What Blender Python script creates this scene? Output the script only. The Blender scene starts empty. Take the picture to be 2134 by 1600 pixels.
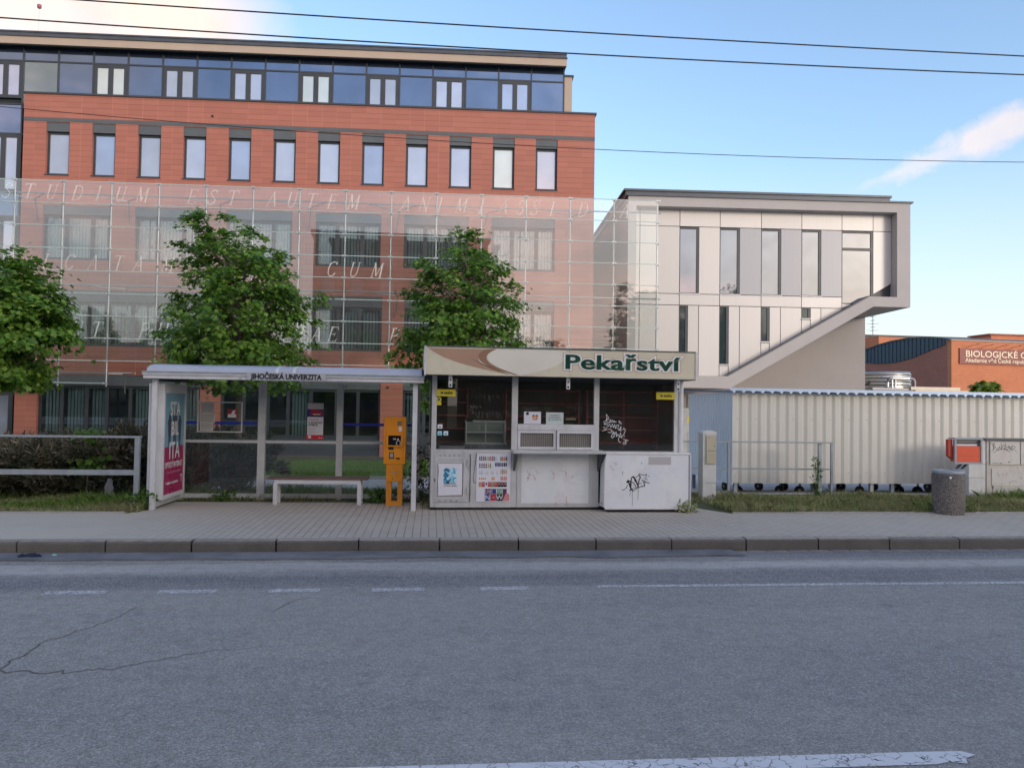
import bpy, bmesh, math, random
import numpy as np
from mathutils import Matrix, Vector
random.seed(7); rng = np.random.default_rng(7)
sc = bpy.context.scene; COL = sc.collection
R = math.radians
# ------------------------------------------------------------------ camera
F = 1600.0; EYE = 1.6
Rc = Matrix.Rotation(math.pi/2+R(1.65), 3, 'X') @ Matrix.Rotation(R(0.86), 3, 'Z')
cd = bpy.data.cameras.new('camera'); cam = bpy.data.objects.new('camera', cd); COL.objects.link(cam)
cam.matrix_world = Matrix.Translation((0,0,EYE)) @ Rc.to_4x4()
cd.sensor_width = 36; cd.lens = 36*F/2134; cd.clip_end = 6000; cd.clip_start = .05
sc.camera = cam
sc.render.resolution_x = 1024; sc.render.resolution_y = 767
sc.render.engine = 'CYCLES'
sc.cycles.transparent_max_bounces = 24; sc.cycles.max_bounces = 8
sc.view_settings.view_transform = 'Standard'; sc.view_settings.look = 'None'
sc.view_settings.exposure = 1.6; sc.view_settings.gamma = 1
def ray(px, py): return Rc @ Vector(((px-1067)/F, -(py-800)/F, -1))
# ------------------------------------------------------------------ node helpers
class NT:
    def __init__(s, nt): s.nt = nt; nt.nodes.clear()
    def n(s, t, **k):
        nd = s.nt.nodes.new(t)
        for a, b in k.items():
            if a[0] == 'i' and a[1:].isdigit(): s.set(nd.inputs[int(a[1:])], b)
            elif a[:2] == 'i_': s.set(nd.inputs[a[2:].replace('_', ' ')], b)
            else: setattr(nd, a, b)
        return nd
    def set(s, inp, v):
        if isinstance(v, bpy.types.NodeSocket): s.nt.links.new(v, inp)
        elif isinstance(v, bpy.types.Node): s.nt.links.new(v.outputs[0], inp)
        else:
            if hasattr(inp.default_value, '__len__') and inp.type == 'RGBA' and len(v) == 3: v = (*v, 1)
            inp.default_value = v
    def m(s, op, a, b=0.0, c=0.0): return s.n('ShaderNodeMath', operation=op, i0=a, i1=b, i2=c).outputs[0]
    def mix(s, f, a, b, bt='MIX'):
        nd = s.n('ShaderNodeMix', data_type='RGBA', blend_type=bt)
        s.set(nd.inputs[0], f); s.set(nd.inputs[6], a); s.set(nd.inputs[7], b); return nd.outputs[2]
    def noise(s, v, sc_, d=4, r=.6): return s.n('ShaderNodeTexNoise', i_Vector=v, i_Scale=sc_, i_Detail=d, i_Roughness=r).outputs[0]
    def mr(s, v, a, b, c=0.0, d=1.0): return s.n('ShaderNodeMapRange', i0=v, i1=a, i2=b, i3=c, i4=d).outputs[0]
# ------------------------------------------------------------------ world: evening sky and clouds
SUN_AZ = R(-48.0); SUN_EL = R(10.0)          # azimuth measured from +X (right) towards +Y (ahead)
w = bpy.data.worlds.new("World"); sc.world = w; w.use_nodes = True
N = NT(w.node_tree)
sky = N.n('ShaderNodeTexSky', sky_type='NISHITA', sun_disc=False, sun_elevation=SUN_EL, sun_rotation=math.pi/2-SUN_AZ,
          air_density=1.0, dust_density=1.6, ozone_density=1.6)
g = N.n('ShaderNodeTexCoord').outputs['Generated']
def blob(px, py, a, b, ang, k=1.1, nsc=9, thin=1.0):
    c = ray(px, py).normalized(); e1 = (Rc @ Vector((math.cos(R(ang)), math.sin(R(ang)), 0))); e2 = (Rc @ Vector((-math.sin(R(ang)), math.cos(R(ang)), 0)))
    d = N.n('ShaderNodeVectorMath', operation='SUBTRACT', i0=g, i1=c).outputs[0]
    u = N.m('DIVIDE', N.n('ShaderNodeVectorMath', operation='DOT_PRODUCT', i0=d, i1=e1).outputs['Value'], a/F)
    v = N.m('DIVIDE', N.n('ShaderNodeVectorMath', operation='DOT_PRODUCT', i0=d, i1=e2).outputs['Value'], b/F)
    r = N.m('SQRT', N.m('ADD', N.m('MULTIPLY', u, u), N.m('MULTIPLY', v, v)))
    nz = N.noise(g, nsc, 7, .62)
    r2 = N.m('ADD', r, N.m('MULTIPLY', N.m('SUBTRACT', nz, .5), k*2))
    return N.m('MULTIPLY', N.mr(r2, 1.05, .35), thin)
m1 = blob(255, -35, 265, 125, -14, .5, 8)
m2 = blob(2110, 262, 165, 36, 24, 1.25, 17, .62)
m3 = blob(1910, 345, 120, 14, 20, 1.0, 15, .4)
m4 = blob(120, 30, 260, 55, -4, .8, 9, .9)
sep = N.n('ShaderNodeSeparateXYZ', i0=g)
mp = N.n('ShaderNodeMapping', i_Vector=g, i_Scale=(1, 1, 2.6))
bn = N.noise(mp.outputs[0], 2.6, 8, .58)
back = N.m('MULTIPLY', N.mr(bn, .50, .66), N.mr(sep.outputs[1], .0, -.35))
back = N.m('MULTIPLY', back, .75)
mask = N.m('MAXIMUM', N.m('MAXIMUM', m1, m4), N.m('MAXIMUM', m2, m3))
cn = N.noise(g, 16, 4)
ccol = N.mix(cn, (2.3, 2.05, 2.1, 1), (3.7, 2.85, 2.25, 1))
gz_ = N.n('ShaderNodeSeparateXYZ', i0=g)
hz_ = N.mr(gz_.outputs[2], .30, -.02, 0, .75)
skyc = N.mix(hz_, N.mix(1.0, sky.outputs[0], (.96, .965, 1.03, 1), 'MULTIPLY'), (2.33, 2.36, 2.42, 1))
skyc = N.mix(N.m('MULTIPLY', N.mr(gz_.outputs[2], .55, .05, 0, .85), N.mr(gz_.outputs[1], 0, -.3)), skyc, (2.75, 2.62, 2.6, 1))
col = N.mix(mask, skyc, ccol)
col = N.mix(back, col, (7.5, 5.2, 4.6, 1))
bg = N.n('ShaderNodeBackground', i0=col, i1=.135)
N.nt.links.new(bg.outputs[0], N.n('ShaderNodeOutputWorld').inputs[0])
sd = bpy.data.lights.new('sun', 'SUN'); sd.energy = .6; sd.angle = R(16); sd.color = (1, .90, .80)
so = bpy.data.objects.new('sun', sd); COL.objects.link(so)
sv = Vector((math.cos(SUN_AZ)*math.cos(SUN_EL), math.sin(SUN_AZ)*math.cos(SUN_EL), math.sin(SUN_EL)))
so.rotation_euler = sv.to_track_quat('Z', 'Y').to_euler(); so.location = (60, 5, 30)
# ------------------------------------------------------------------ materials
def fin(N, mt, **k):
    p = N.n('ShaderNodeBsdfPrincipled')
    for a, b in k.items(): N.set(p.inputs[a.replace('_', ' ')], b)
    o = N.n('ShaderNodeOutputMaterial'); N.nt.links.new(p.outputs[0], o.inputs[0]); return mt
def new(name):
    mt = bpy.data.materials.new(name); mt.use_nodes = True; return mt, NT(mt.node_tree)
_mc = {}
def mat(name, col, rough=.55, metal=0, var=.12, vs=2.5, bump=.0, bs=60, spec=.5, dirt=0, dirtc=(.12,.10,.08)):
    if name in _mc: return _mc[name]
    mt, N = new(name); oc = N.n('ShaderNodeTexCoord').outputs['Object']
    nz = N.noise(oc, vs, 6); nz = N.mr(nz, .3, .7)
    c = N.mix(nz, tuple(max(0, x*(1-var)) for x in col), tuple(min(1, x*(1+var)) for x in col))
    if dirt:
        d = N.noise(N.n('ShaderNodeMapping', i_Vector=oc, i_Scale=(1, 1, .35)).outputs[0], 7, 8, .7)
        c = N.mix(N.m('MULTIPLY', N.mr(d, .52, .72), dirt), c, dirtc)
    k = dict(Base_Color=c, Roughness=N.mr(nz, 0, 1, max(.02, rough-.06), min(1, rough+.08)), Metallic=metal, Specular_IOR_Level=spec)
    if bump:
        k['Normal'] = N.n('ShaderNodeBump', i_Strength=bump, i_Distance=.01, i_Height=N.noise(oc, bs, 5)).outputs[0]
    _mc[name] = fin(N, mt, **k); return mt
def rgb(*c): return tuple(((x/255)/12.92 if x <= 10 else ((x/255+.055)/1.055)**2.4) for x in c)
ALU = mat('alu', (.57,.58,.57), .45, .25, .10, 3, .05, 80, dirt=.35, dirtc=(.22,.20,.17))
ALUW = mat('alu_white', (.62,.63,.64), .45, .1, .10, 3, dirt=.3, dirtc=(.25,.22,.18))
ALUB = mat('alu_blue', (.42,.47,.55), .5, .2, .1, 2, dirt=.2, dirtc=(.2,.2,.2))
STEEL = mat('galv', (.38,.42,.43), .35, .6, .08, 8)
GALV = mat('galv_matt', (.30,.335,.36), .55, .3, .12, 9, .1, 120)
DARK = mat('anthracite', (.035,.042,.05), .45, 0, .15, 2)
DARKH = mat('slate_panel', (.085,.10,.11), .6, 0, .12, 2)
BLACK = mat('black_rubber', (.012,.012,.014), .6, 0, .2, 6)
TAN = mat('tan_render', (.42,.335,.265), .85, 0, .05, 1.5, .1, 150)
GREYR = mat('grey_render', (.33,.305,.29), .9, 0, .05, 1.2, .15, 200, dirt=.12, dirtc=(.3,.27,.25))
BOXR = mat('box_render', (.39,.37,.355), .85, 0, .05, 1.0, .1, 200, dirt=.1, dirtc=(.3,.28,.26))
PANEL = mat('white_panel', (.44,.43,.425), .4, .15, .05, .6)
PANELG = mat('grey_panel', (.30,.305,.32), .45, .15, .05, .6)
WHITE = mat('white_paint', (.74,.74,.73), .5, 0, .05, 2, dirt=.15)
ROOFM = mat('roof_metal', (.07,.08,.095), .45, .3, .2, 2)
CONC = mat('concrete', (.34,.33,.31), .85, 0, .15, 4, .2, 90)
CONCW = mat('white_concrete', (.60,.61,.60), .8, 0, .1, 4, .15, 90, dirt=.3, dirtc=(.3,.3,.26))
RED = mat('red_paint', (.72,.10,.035), .45, 0, .08, 3)
ORANGE = mat('orange_paint', (.82,.30,.012), .4, 0, .04, 2, dirt=.12, dirtc=(.4,.15,.03))
YELLOW = mat('yellow_sign', (.66,.56,.03), .4, 0, .04, 2)
PAPER = mat('paper', (.70,.71,.75), .6, 0, .04, 3)
INK = mat('ink', (.015,.015,.02), .5, 0, .1, 3)
INKG = mat('grey_ink', (.12,.12,.13), .6)
BLUE = mat('blue_band', (.01,.03,.36), .4, 0, .05)
GREEN = mat('letter_green', (.0,.10,.055), .4, 0, .05)
CREAM = mat('cream_banner', (.62,.58,.43), .5, 0, .06, 1.5, dirt=.2, dirtc=(.35,.31,.22))
CREAM2 = mat('pale_banner', (.70,.68,.58), .5, 0, .05, 1.5)
BROWN = mat('banner_brown', (.40,.245,.165), .5, 0, .06, 1.5)
BROWN2 = mat('banner_dark_brown', (.27,.15,.09), .5, 0, .06, 1.5)
REDIN = mat('shelf_red', (.55,.16,.13), .5)
INTER = mat('interior', (.20,.175,.14), .8, 0, .2, 2)
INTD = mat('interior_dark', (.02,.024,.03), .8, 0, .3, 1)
BLIND = mat('blind', (.60,.62,.58), .8, 0, .08, 2)
WOOD = mat('bench_wood', (.14,.085,.07), .6, 0, .25, 8, .2, 60)
BARK = mat('bark', (.16,.13,.10), .9, 0, .3, 12, .6, 40)
MAG = mat('magenta_print', (.36,.015,.10), .3, 0, .05)
CYAN = mat('cyan_print', (.16,.36,.47), .3, 0, .15, 2)
TANK = mat('tank_metal', (.55,.54,.50), .32, .7, .08, 3)
RUST = mat('roof_bronze', (.12,.105,.09), .7, 0, .3, 2)
SIGNR = mat('sign_red', (.22,.055,.045), .5, 0, .05)
SIGNT = mat('sign_cream', (.80,.68,.50), .5, 0, .02)
DKBLUE = mat('blue_metal', (.028,.055,.085), .5, .2, .2, 2)
CORR = mat('corr_sheet', (.50,.515,.48), .4, .1, .05, 1.2, dirt=.22, dirtc=(.40,.40,.34))
def corrmat():
    mt, N = new('corr_sheet_v'); oc = N.n('ShaderNodeTexCoord').outputs['Object']; s = N.n('ShaderNodeSeparateXYZ', i0=oc)
    sh = N.n('ShaderNodeTexWhiteNoise', noise_dimensions='1D', i_W=N.m('FLOOR', N.m('DIVIDE', s.outputs[0], .982))).outputs[0]
    c = N.mix(sh, (.59,.585,.53,1), (.65,.64,.585,1))
    st = N.noise(N.n('ShaderNodeMapping', i_Vector=oc, i_Scale=(9, 1, .5)).outputs[0], 1.6, 7, .7)
    c = N.mix(N.mr(st, .5, .72, 0, .35), c, (.46,.45,.39,1))
    low = N.m('MULTIPLY', N.mr(N.m('ADD', s.outputs[2], N.m('MULTIPLY', st, .5)), .75, .35), .35)
    c = N.mix(low, c, (.30,.285,.23,1))
    return fin(N, mt, Base_Color=c, Roughness=.42, Normal=N.n('ShaderNodeBump', i_Strength=.35, i_Distance=.03, i_Height=N.noise(oc, 2.6, 4)).outputs[0])
CORR = corrmat()
CORRB = mat('corr_blue', (.70,.80,.86), .4, .1, .05, 1.2)
ROOFB = mat('corr_roof', (.40,.52,.68), .4, .2, .08, 2)
BEIGE = mat('beige_box', (.47,.43,.32), .6, 0, .06, 5, dirt=.25)
CABM = mat('cabinet_metal', (.48,.46,.42), .55, .1, .1, 3, dirt=.45, dirtc=(.2,.18,.15))
PINKINK = mat('pink_ink', (.52,.22,.24), .6, 0, .2, 9)
def fridge_mat():
    mt, N = new('fridge_white'); oc = N.n('ShaderNodeTexCoord').outputs['Object']
    c = N.mix(N.mr(N.noise(oc, 2.4, 5), .35, .65), (.70,.74,.77,1), (.78,.80,.79,1))
    c = N.mix(N.m('MULTIPLY', N.mr(N.noise(oc, 3.3, 6, .7), .5, .68), .35), c, (.60,.52,.56,1))
    c = N.mix(N.m('MULTIPLY', N.mr(N.noise(oc, 21, 7, .8), .62, .75), .5), c, (.30,.29,.30,1))
    return fin(N, mt, Base_Color=c, Roughness=.35)
FRIDGE = fridge_mat()
def panelmat(name, c):
    mt, N = new(name); oc = N.n('ShaderNodeTexCoord').outputs['Object']; rr = N.n('ShaderNodeNewGeometry').outputs['Random Per Island']
    k = N.mix(rr, tuple(x*.93 for x in c), tuple(x*1.05 for x in c))
    st = N.noise(N.n('ShaderNodeMapping', i_Vector=oc, i_Scale=(5, 5, .25)).outputs[0], 2.2, 6, .65)
    k = N.mix(N.mr(st, .5, .75, 0, .12), k, tuple(x*.6 for x in c))
    return fin(N, mt, Base_Color=k, Roughness=.4, Metallic=.1)
PANEL = panelmat('white_panel_v', (.54,.52,.495)); PANELG = panelmat('grey_panel_v', (.33,.335,.355))
def glass(name, refl, tint=(.93,.96,.95), dirt=0.0, rough=.0, dirtc=(.8,.82,.8)):
    mt, N = new(name)
    t = N.n('ShaderNodeBsdfTransparent', i0=(*tint, 1)); gl = N.n('ShaderNodeBsdfGlossy', i0=(1,1,1,1), i_Roughness=rough)
    fr = N.n('ShaderNodeFresnel', i_IOR=1.5)
    f = N.m('ADD', N.m('MULTIPLY', fr.outputs[0], .7), refl)
    mx = N.n('ShaderNodeMixShader', i0=f, i1=t, i2=gl)
    out = mx
    if dirt:
        oc = N.n('ShaderNodeTexCoord').outputs['Object']
        d = N.mr(N.noise(oc, 1.7, 7, .65), .3, .75, dirt*.6, dirt*1.6)
        df = N.n('ShaderNodeBsdfDiffuse', i0=(*dirtc, 1))
        out = N.n('ShaderNodeMixShader', i0=d, i1=mx, i2=df)
    N.nt.links.new(out.outputs[0], N.n('ShaderNodeOutputMaterial').inputs[0]); return mt
GSCR = glass('screen_glass', .052, (.95,.972,.968), .02)
GSHEL = glass('shelter_glass', .015, (.86,.90,.89), .02, 0, (.5,.52,.5))
GWIN = glass('window_glass', .09, (.66,.74,.76))
GKIO = glass('kiosk_glass', .012, (.88,.89,.87), .01)
def pane(name, col, metal, rough=.03, bend=.0):
    mt, N = new(name); oc = N.n('ShaderNodeTexCoord').outputs['Object']
    nz = N.mr(N.noise(oc, .8, 2), .3, .7)
    c = N.mix(nz, tuple(x*.9 for x in col), tuple(min(1,x*1.08) for x in col))
    bp = N.n('ShaderNodeBump', i_Strength=.06, i_Distance=.02, i_Height=N.noise(oc, 1.3, 1)).outputs[0]
    return fin(N, mt, Base_Color=c, Metallic=metal, Roughness=rough, Normal=bp, Specular_IOR_Level=.8)
PTOP = pane('top_pane_blue', (.15,.20,.30), .85)
PWIN = pane('pale_pane', (.46,.50,.60), .55, .05)
PWHT = pane('blind_pane', (.55,.62,.62), .35, .06)
PWB = pane('white_building_pane', (.27,.285,.325), .8, .02)
PWN = [PWIN, pane('pale_pane_grey', (.40,.44,.52), .5, .06), pane('pale_pane_blue', (.36,.42,.55), .6, .04)]
PTEAL = pane('teal_pane', (.20,.25,.27), .6)
PDK = pane('dark_pane', (.05,.075,.08), .4, .04)
PBLK = pane('far_pane', (.10,.12,.14), .5, .05)
def cladding():
    mt, N = new('terracotta'); oc = N.n('ShaderNodeTexCoord').outputs['Object']; s = N.n('ShaderNodeSeparateXYZ', i0=oc)
    z = N.m('ADD', s.outputs[2], 50.0); x = N.m('ADD', s.outputs[0], 50.0)
    hz = N.m('LESS_THAN', N.m('FRACT', N.m('DIVIDE', z, .2135)), .055)
    vx = N.m('LESS_THAN', N.m('FRACT', N.m('DIVIDE', x, .586)), .022)
    row = N.m('FLOOR', N.m('DIVIDE', z, .2135)); colm = N.m('FLOOR', N.m('DIVIDE', x, .586))
    wn = N.n('ShaderNodeTexWhiteNoise', noise_dimensions='2D', i_Vector=N.n('ShaderNodeCombineXYZ', i0=row, i1=colm).outputs[0]).outputs[0]
    c = N.mix(wn, (.345,.128,.088,1), (.395,.148,.102,1))
    c = N.mix(N.m('MULTIPLY', N.mr(N.noise(oc, .6, 5), .35, .7), .35), c, (.35,.132,.10,1))
    wc = N.n('ShaderNodeTexWhiteNoise', noise_dimensions='1D', i_W=colm).outputs[0]
    c = N.mix(N.m('MULTIPLY', vx, N.mr(wc, .2, 1, 0, .8)), c, (.58,.26,.19,1))
    c = N.mix(N.m('MULTIPLY', hz, .75), c, (.14,.04,.03,1))
    return fin(N, mt, Base_Color=c, Roughness=.7, Normal=N.n('ShaderNodeBump', i_Strength=.5, i_Distance=.01, i_Height=N.m('SUBTRACT', 1.0, hz)).outputs[0])
CLAD = cladding()
def brickmat(name, c1, c2, mo, w_=.25, h_=.075, axis=0):
    mt, N = new(name); oc = N.n('ShaderNodeTexCoord').outputs['Object']; s = N.n('ShaderNodeSeparateXYZ', i0=oc)
    v = N.n('ShaderNodeCombineXYZ', i0=s.outputs[axis], i1=s.outputs[2])
    b = N.n('ShaderNodeTexBrick', i_Vector=v.outputs[0], i_Color1=(*c1,1), i_Color2=(*c2,1), i_Mortar=(*mo,1), i_Scale=1.0)
    b.inputs['Mortar Size'].default_value = .008; b.inputs['Brick Width'].default_value = w_; b.inputs['Row Height'].default_value = h_
    c = N.mix(N.m('MULTIPLY', N.mr(N.noise(oc, .5, 6, .7), .45, .7), .35), b.outputs[0], tuple(x*.6 for x in c1))
    return fin(N, mt, Base_Color=c, Roughness=.85)
BRICK = brickmat('orange_brick', (.58,.205,.095), (.50,.165,.075), (.44,.22,.13))
BRICK2 = brickmat('shaded_brick', (.36,.15,.11), (.30,.12,.09), (.30,.16,.12), axis=1)  # same brick as the sunlit front, colour darkened for the shaded side
def pavers():
    mt, N = new('pavers'); oc = N.n('ShaderNodeTexCoord').outputs['Object']; s = N.n('ShaderNodeSeparateXYZ', i0=oc)
    v = N.n('ShaderNodeCombineXYZ', i0=s.outputs[1], i1=s.outputs[0])
    b = N.n('ShaderNodeTexBrick', i_Vector=v.outputs[0], i_Color1=(.41,.37,.305,1), i_Color2=(.465,.42,.35,1), i_Mortar=(.20,.175,.14,1), i_Scale=1.0)
    b.inputs['Mortar Size'].default_value = .007; b.inputs['Brick Width'].default_value = .20; b.inputs['Row Height'].default_value = .10
    sand = N.mr(N.noise(oc, .45, 5, .6), .42, .62)
    left = N.mr(s.outputs[0], -1.5, -4.5)
    c = N.mix(N.m('MULTIPLY', N.m('MAXIMUM', N.m('MULTIPLY', sand, .45), N.m('MULTIPLY', left, .85)), 1.0), b.outputs[0], (.49,.455,.38,1))
    c = N.mix(N.m('MULTIPLY', N.mr(N.noise(oc, 1.4, 8, .7), .5, .75), .35), c, (.30,.275,.235,1))
    fine = N.noise(oc, 160, 3)
    c = N.mix(N.mr(fine, .35, .65, 0, .3), c, (.31,.29,.25,1))
    h = N.m('ADD', N.m('MULTIPLY', b.outputs['Fac'], -1.0), N.m('MULTIPLY', fine, .4))
    return fin(N, mt, Base_Color=c, Roughness=.85, Normal=N.n('ShaderNodeBump', i_Strength=.35, i_Distance=.006, i_Height=h).outputs[0])
PAVE = pavers()
def asphalt():
    mt, N = new('asphalt'); oc = N.n('ShaderNodeTexCoord').outputs['Object']; s = N.n('ShaderNodeSeparateXYZ', i0=oc)
    y = N.m('ADD', s.outputs[1], N.m('MULTIPLY', N.m('SUBTRACT', N.noise(N.n('ShaderNodeMapping', i_Vector=oc, i_Scale=(.35,1,1)).outputs[0], 1.2, 5), .5), .5))
    st = N.n('ShaderNodeMapping', i_Vector=oc, i_Scale=(.25, 2.0, 1)).outputs[0]
    base = N.mix(N.mr(N.noise(oc, .35, 6, .6), .35, .65), (.212,.207,.188,1), (.272,.264,.238,1))
    def band(y0, w_, amt, c):
        nonlocal base
        d = N.m('ABSOLUTE', N.m('SUBTRACT', y, y0)); f = N.m('MULTIPLY', N.mr(d, w_, w_*.45), amt)
        base = N.mix(N.m('MULTIPLY', f, N.mr(N.noise(st, 2, 6), .3, .6, .55, 1)), base, c)
    band(7.75, .42, .95, (.075,.080,.096,1))      # dark worn track
    band(8.38, .26, .95, (.42,.41,.385,1))        # pale strip
    band(8.95, .32, .9, (.078,.084,.10,1))       # dark gutter repair
    band(4.9, .8, .25, (.175,.18,.19,1))
    trk = N.noise(N.n('ShaderNodeMapping', i_Vector=oc, i_Scale=(.12, 1.6, 1)).outputs[0], 1.3, 5, .6)
    base = N.mix(N.mr(trk, .42, .68, 0, .3), base, (.14,.138,.136,1))
    base = N.mix(N.m('MULTIPLY', N.mr(N.noise(oc, .8, 7, .7), .58, .72), .35), base, (.30,.285,.26,1))
    n1 = N.n('ShaderNodeMix', data_type='FLOAT', i0=.5, i2=N.noise(oc, 62, 4, .8), i3=N.noise(oc, 150, 3, .7)).outputs[0]; n2 = N.n('ShaderNodeTexVoronoi', i_Vector=oc, i_Scale=85.0)
    c = N.mix(N.mr(n1, .49, .62, 0, .95), base, (.50,.49,.47,1))
    c = N.mix(N.mr(n1, .48, .37, 0, .85), c, (.055,.056,.062,1))
    oil = N.noise(oc, 2.3, 3, .5); c = N.mix(N.mr(oil, .66, .74, 0, .4), c, (.07,.07,.072,1))
    big = N.noise(N.n('ShaderNodeMapping', i_Vector=oc, i_Scale=(.5, 1, 1)).outputs[0], .28, 3, .5); c = N.mix(N.mr(big, .40, .62, 0, .28), c, (.33,.32,.295,1))
    c = N.mix(N.m('MULTIPLY', N.m('GREATER_THAN', n2.outputs['Color'], .80), .35), c, (.5,.49,.47,1))
    lp = N.noise(oc, 9, 5, .65); c = N.mix(N.mr(lp, .45, .75, 0, .28), c, (.05,.05,.055,1))
    h = N.m('ADD', n1, N.m('MULTIPLY', n2.outputs[0], .5))
    return fin(N, mt, Base_Color=c, Roughness=.8, Normal=N.n('ShaderNodeBump', i_Strength=.6, i_Distance=.008, i_Height=h).outputs[0])
ASPH = asphalt()
def wornpaint(name, amt):
    mt, N = new(name); oc = N.n('ShaderNodeTexCoord').outputs['Object']
    v = N.n('ShaderNodeTexVoronoi', feature='DISTANCE_TO_EDGE', i_Vector=N.n('ShaderNodeVectorMath', operation='ADD', i0=oc, i1=N.n('ShaderNodeVectorMath', operation='SCALE', i0=N.n('ShaderNodeTexNoise', i_Vector=oc, i_Scale=14.0).outputs[1], i_Scale=.12).outputs[0]).outputs[0], i_Scale=11.0)
    crack = N.m('MULTIPLY', N.m('LESS_THAN', v.outputs[0], .022), N.m('GREATER_THAN', N.noise(oc, 5, 3), .36))
    wear = N.m('GREATER_THAN', N.noise(oc, 55, 6, .75), amt)
    a = N.m('SUBTRACT', 1.0, N.m('MAXIMUM', crack, wear))
    p = N.n('ShaderNodeBsdfPrincipled', i_Base_Color=(.60,.61,.63,1), i_Roughness=.6); t = N.n('ShaderNodeBsdfTransparent')
    N.nt.links.new(N.n('ShaderNodeMixShader', i0=a, i1=t.outputs[0], i2=p.outputs[0]).outputs[0], N.n('ShaderNodeOutputMaterial').inputs[0]); return mt
PAINT = wornpaint('road_paint', .66); PAINTW = wornpaint('road_paint_worn', .515)
def kerbmat():
    mt, N = new('kerb'); oc = N.n('ShaderNodeTexCoord').outputs['Object']; s = N.n('ShaderNodeSeparateXYZ', i0=oc)
    n = N.noise(oc, 2.2, 7, .65)
    c = N.mix(N.mr(n, .35, .65), (.095,.088,.08,1), (.135,.126,.112,1))
    c = N.mix(N.m('MULTIPLY', N.mr(N.noise(oc, 120, 3), .5, .7), .4), c, (.24,.22,.19,1))
    nn = N.n('ShaderNodeNewGeometry'); up = N.n('ShaderNodeSeparateXYZ', i0=nn.outputs['Normal']).outputs[2]
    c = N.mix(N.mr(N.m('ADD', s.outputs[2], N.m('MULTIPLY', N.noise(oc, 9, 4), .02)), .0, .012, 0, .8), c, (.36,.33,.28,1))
    return fin(N, mt, Base_Color=c, Roughness=.85, Normal=N.n('ShaderNodeBump', i_Strength=.5, i_Distance=.006, i_Height=N.noise(oc, 70, 5)).outputs[0])
KERB = kerbmat()
def groundmat():
    mt, N = new('lawn_soil'); oc = N.n('ShaderNodeTexCoord').outputs['Object']
    c = N.mix(N.mr(N.noise(oc, 1.1, 7, .7), .35, .65), (.045,.075,.018,1), (.10,.095,.045,1))
    c = N.mix(N.mr(N.noise(oc, 30, 4), .4, .7, 0, .6), c, (.035,.055,.014,1))
    return fin(N, mt, Base_Color=c, Roughness=.95, Normal=N.n('ShaderNodeBump', i_Strength=.6, i_Distance=.03, i_Height=N.noise(oc, 40, 4)).outputs[0])
GROUND = groundmat()
PATH = mat('path_asphalt', (.42,.42,.42), .85, 0, .15, 1.2, .3, 80)
def aggr():
    mt, N = new('washed_aggregate'); oc = N.n('ShaderNodeTexCoord').outputs['Object']
    v = N.n('ShaderNodeTexVoronoi', i_Vector=oc, i_Scale=95.0)
    c = N.mix(N.n('ShaderNodeSeparateColor', i0=v.outputs['Color']).outputs[0], (.11,.10,.10,1), (.48,.43,.37,1))
    c = N.mix(N.mr(v.outputs['Distance'], .35, .6), c, (.09,.085,.08,1))
    c = N.mix(N.mr(N.noise(oc, 3, 5), .45, .65, 0, .45), c, (.08,.075,.075,1))
    return fin(N, mt, Base_Color=c, Roughness=.8, Normal=N.n('ShaderNodeBump', i_Strength=.8, i_Distance=.01, i_Height=N.m('SUBTRACT', 1.0, v.outputs['Distance'])).outputs[0])
AGG = aggr()
def leafmat(name, cols, trans=.3, rough=.45, pn=None):
    mt, N = new(name); geo = N.n('ShaderNodeNewGeometry'); r = geo.outputs['Random Per Island']
    cr = N.n('ShaderNodeValToRGB', i0=r); e = cr.color_ramp.elements
    while len(e) < len(cols): e.new(.5)
    for i, (p, c) in enumerate(cols): e[i].position = p; e[i].color = (*c, 1)
    c = cr.outputs[0]
    if pn:
        oc = N.n('ShaderNodeTexCoord').outputs['Object']
        c = N.mix(N.mr(N.noise(oc, pn[0], 4), .42, .62, 0, pn[2]), c, (*pn[1], 1))
    p = N.n('ShaderNodeBsdfPrincipled', i_Base_Color=c, i_Roughness=rough, i_Specular_IOR_Level=.35)
    t = N.n('ShaderNodeBsdfTranslucent', i0=c)
    N.nt.links.new(N.n('ShaderNodeMixShader', i0=trans, i1=p.outputs[0], i2=t.outputs[0]).outputs[0], N.n('ShaderNodeOutputMaterial').inputs[0]); return mt
LEAF = leafmat('maple_leaf', [(0, (.075,.175,.028)), (.45, (.14,.29,.04)), (.8, (.23,.40,.055)), (1, (.36,.50,.09))], .45, .42, (1.6, (.06,.14,.025), .5))
LEAFY = leafmat('sun_leaf', [(0, (.14,.22,.03)), (1, (.30,.38,.06))], .35)
SHRUB = leafmat('brown_shrub', [(0, (.03,.05,.03)), (.35, (.085,.09,.055)), (.7, (.19,.16,.11)), (1, (.29,.24,.17))], .1, .7, (1.6, (.012,.03,.016), .75))
WEED = leafmat('weed', [(0, (.03,.085,.012)), (1, (.10,.20,.02))], .3)
GRASS = leafmat('grass_blade', [(0, (.12,.20,.05)), (.5, (.22,.29,.09)), (.75, (.42,.40,.21)), (1, (.62,.55,.33))], .25, .6, (1.5, (.30,.26,.14), .55))
GRASSG = leafmat('lawn_blade', [(0, (.08,.18,.025)), (.8, (.16,.30,.045)), (1, (.30,.34,.10))], .25, .6)
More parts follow.
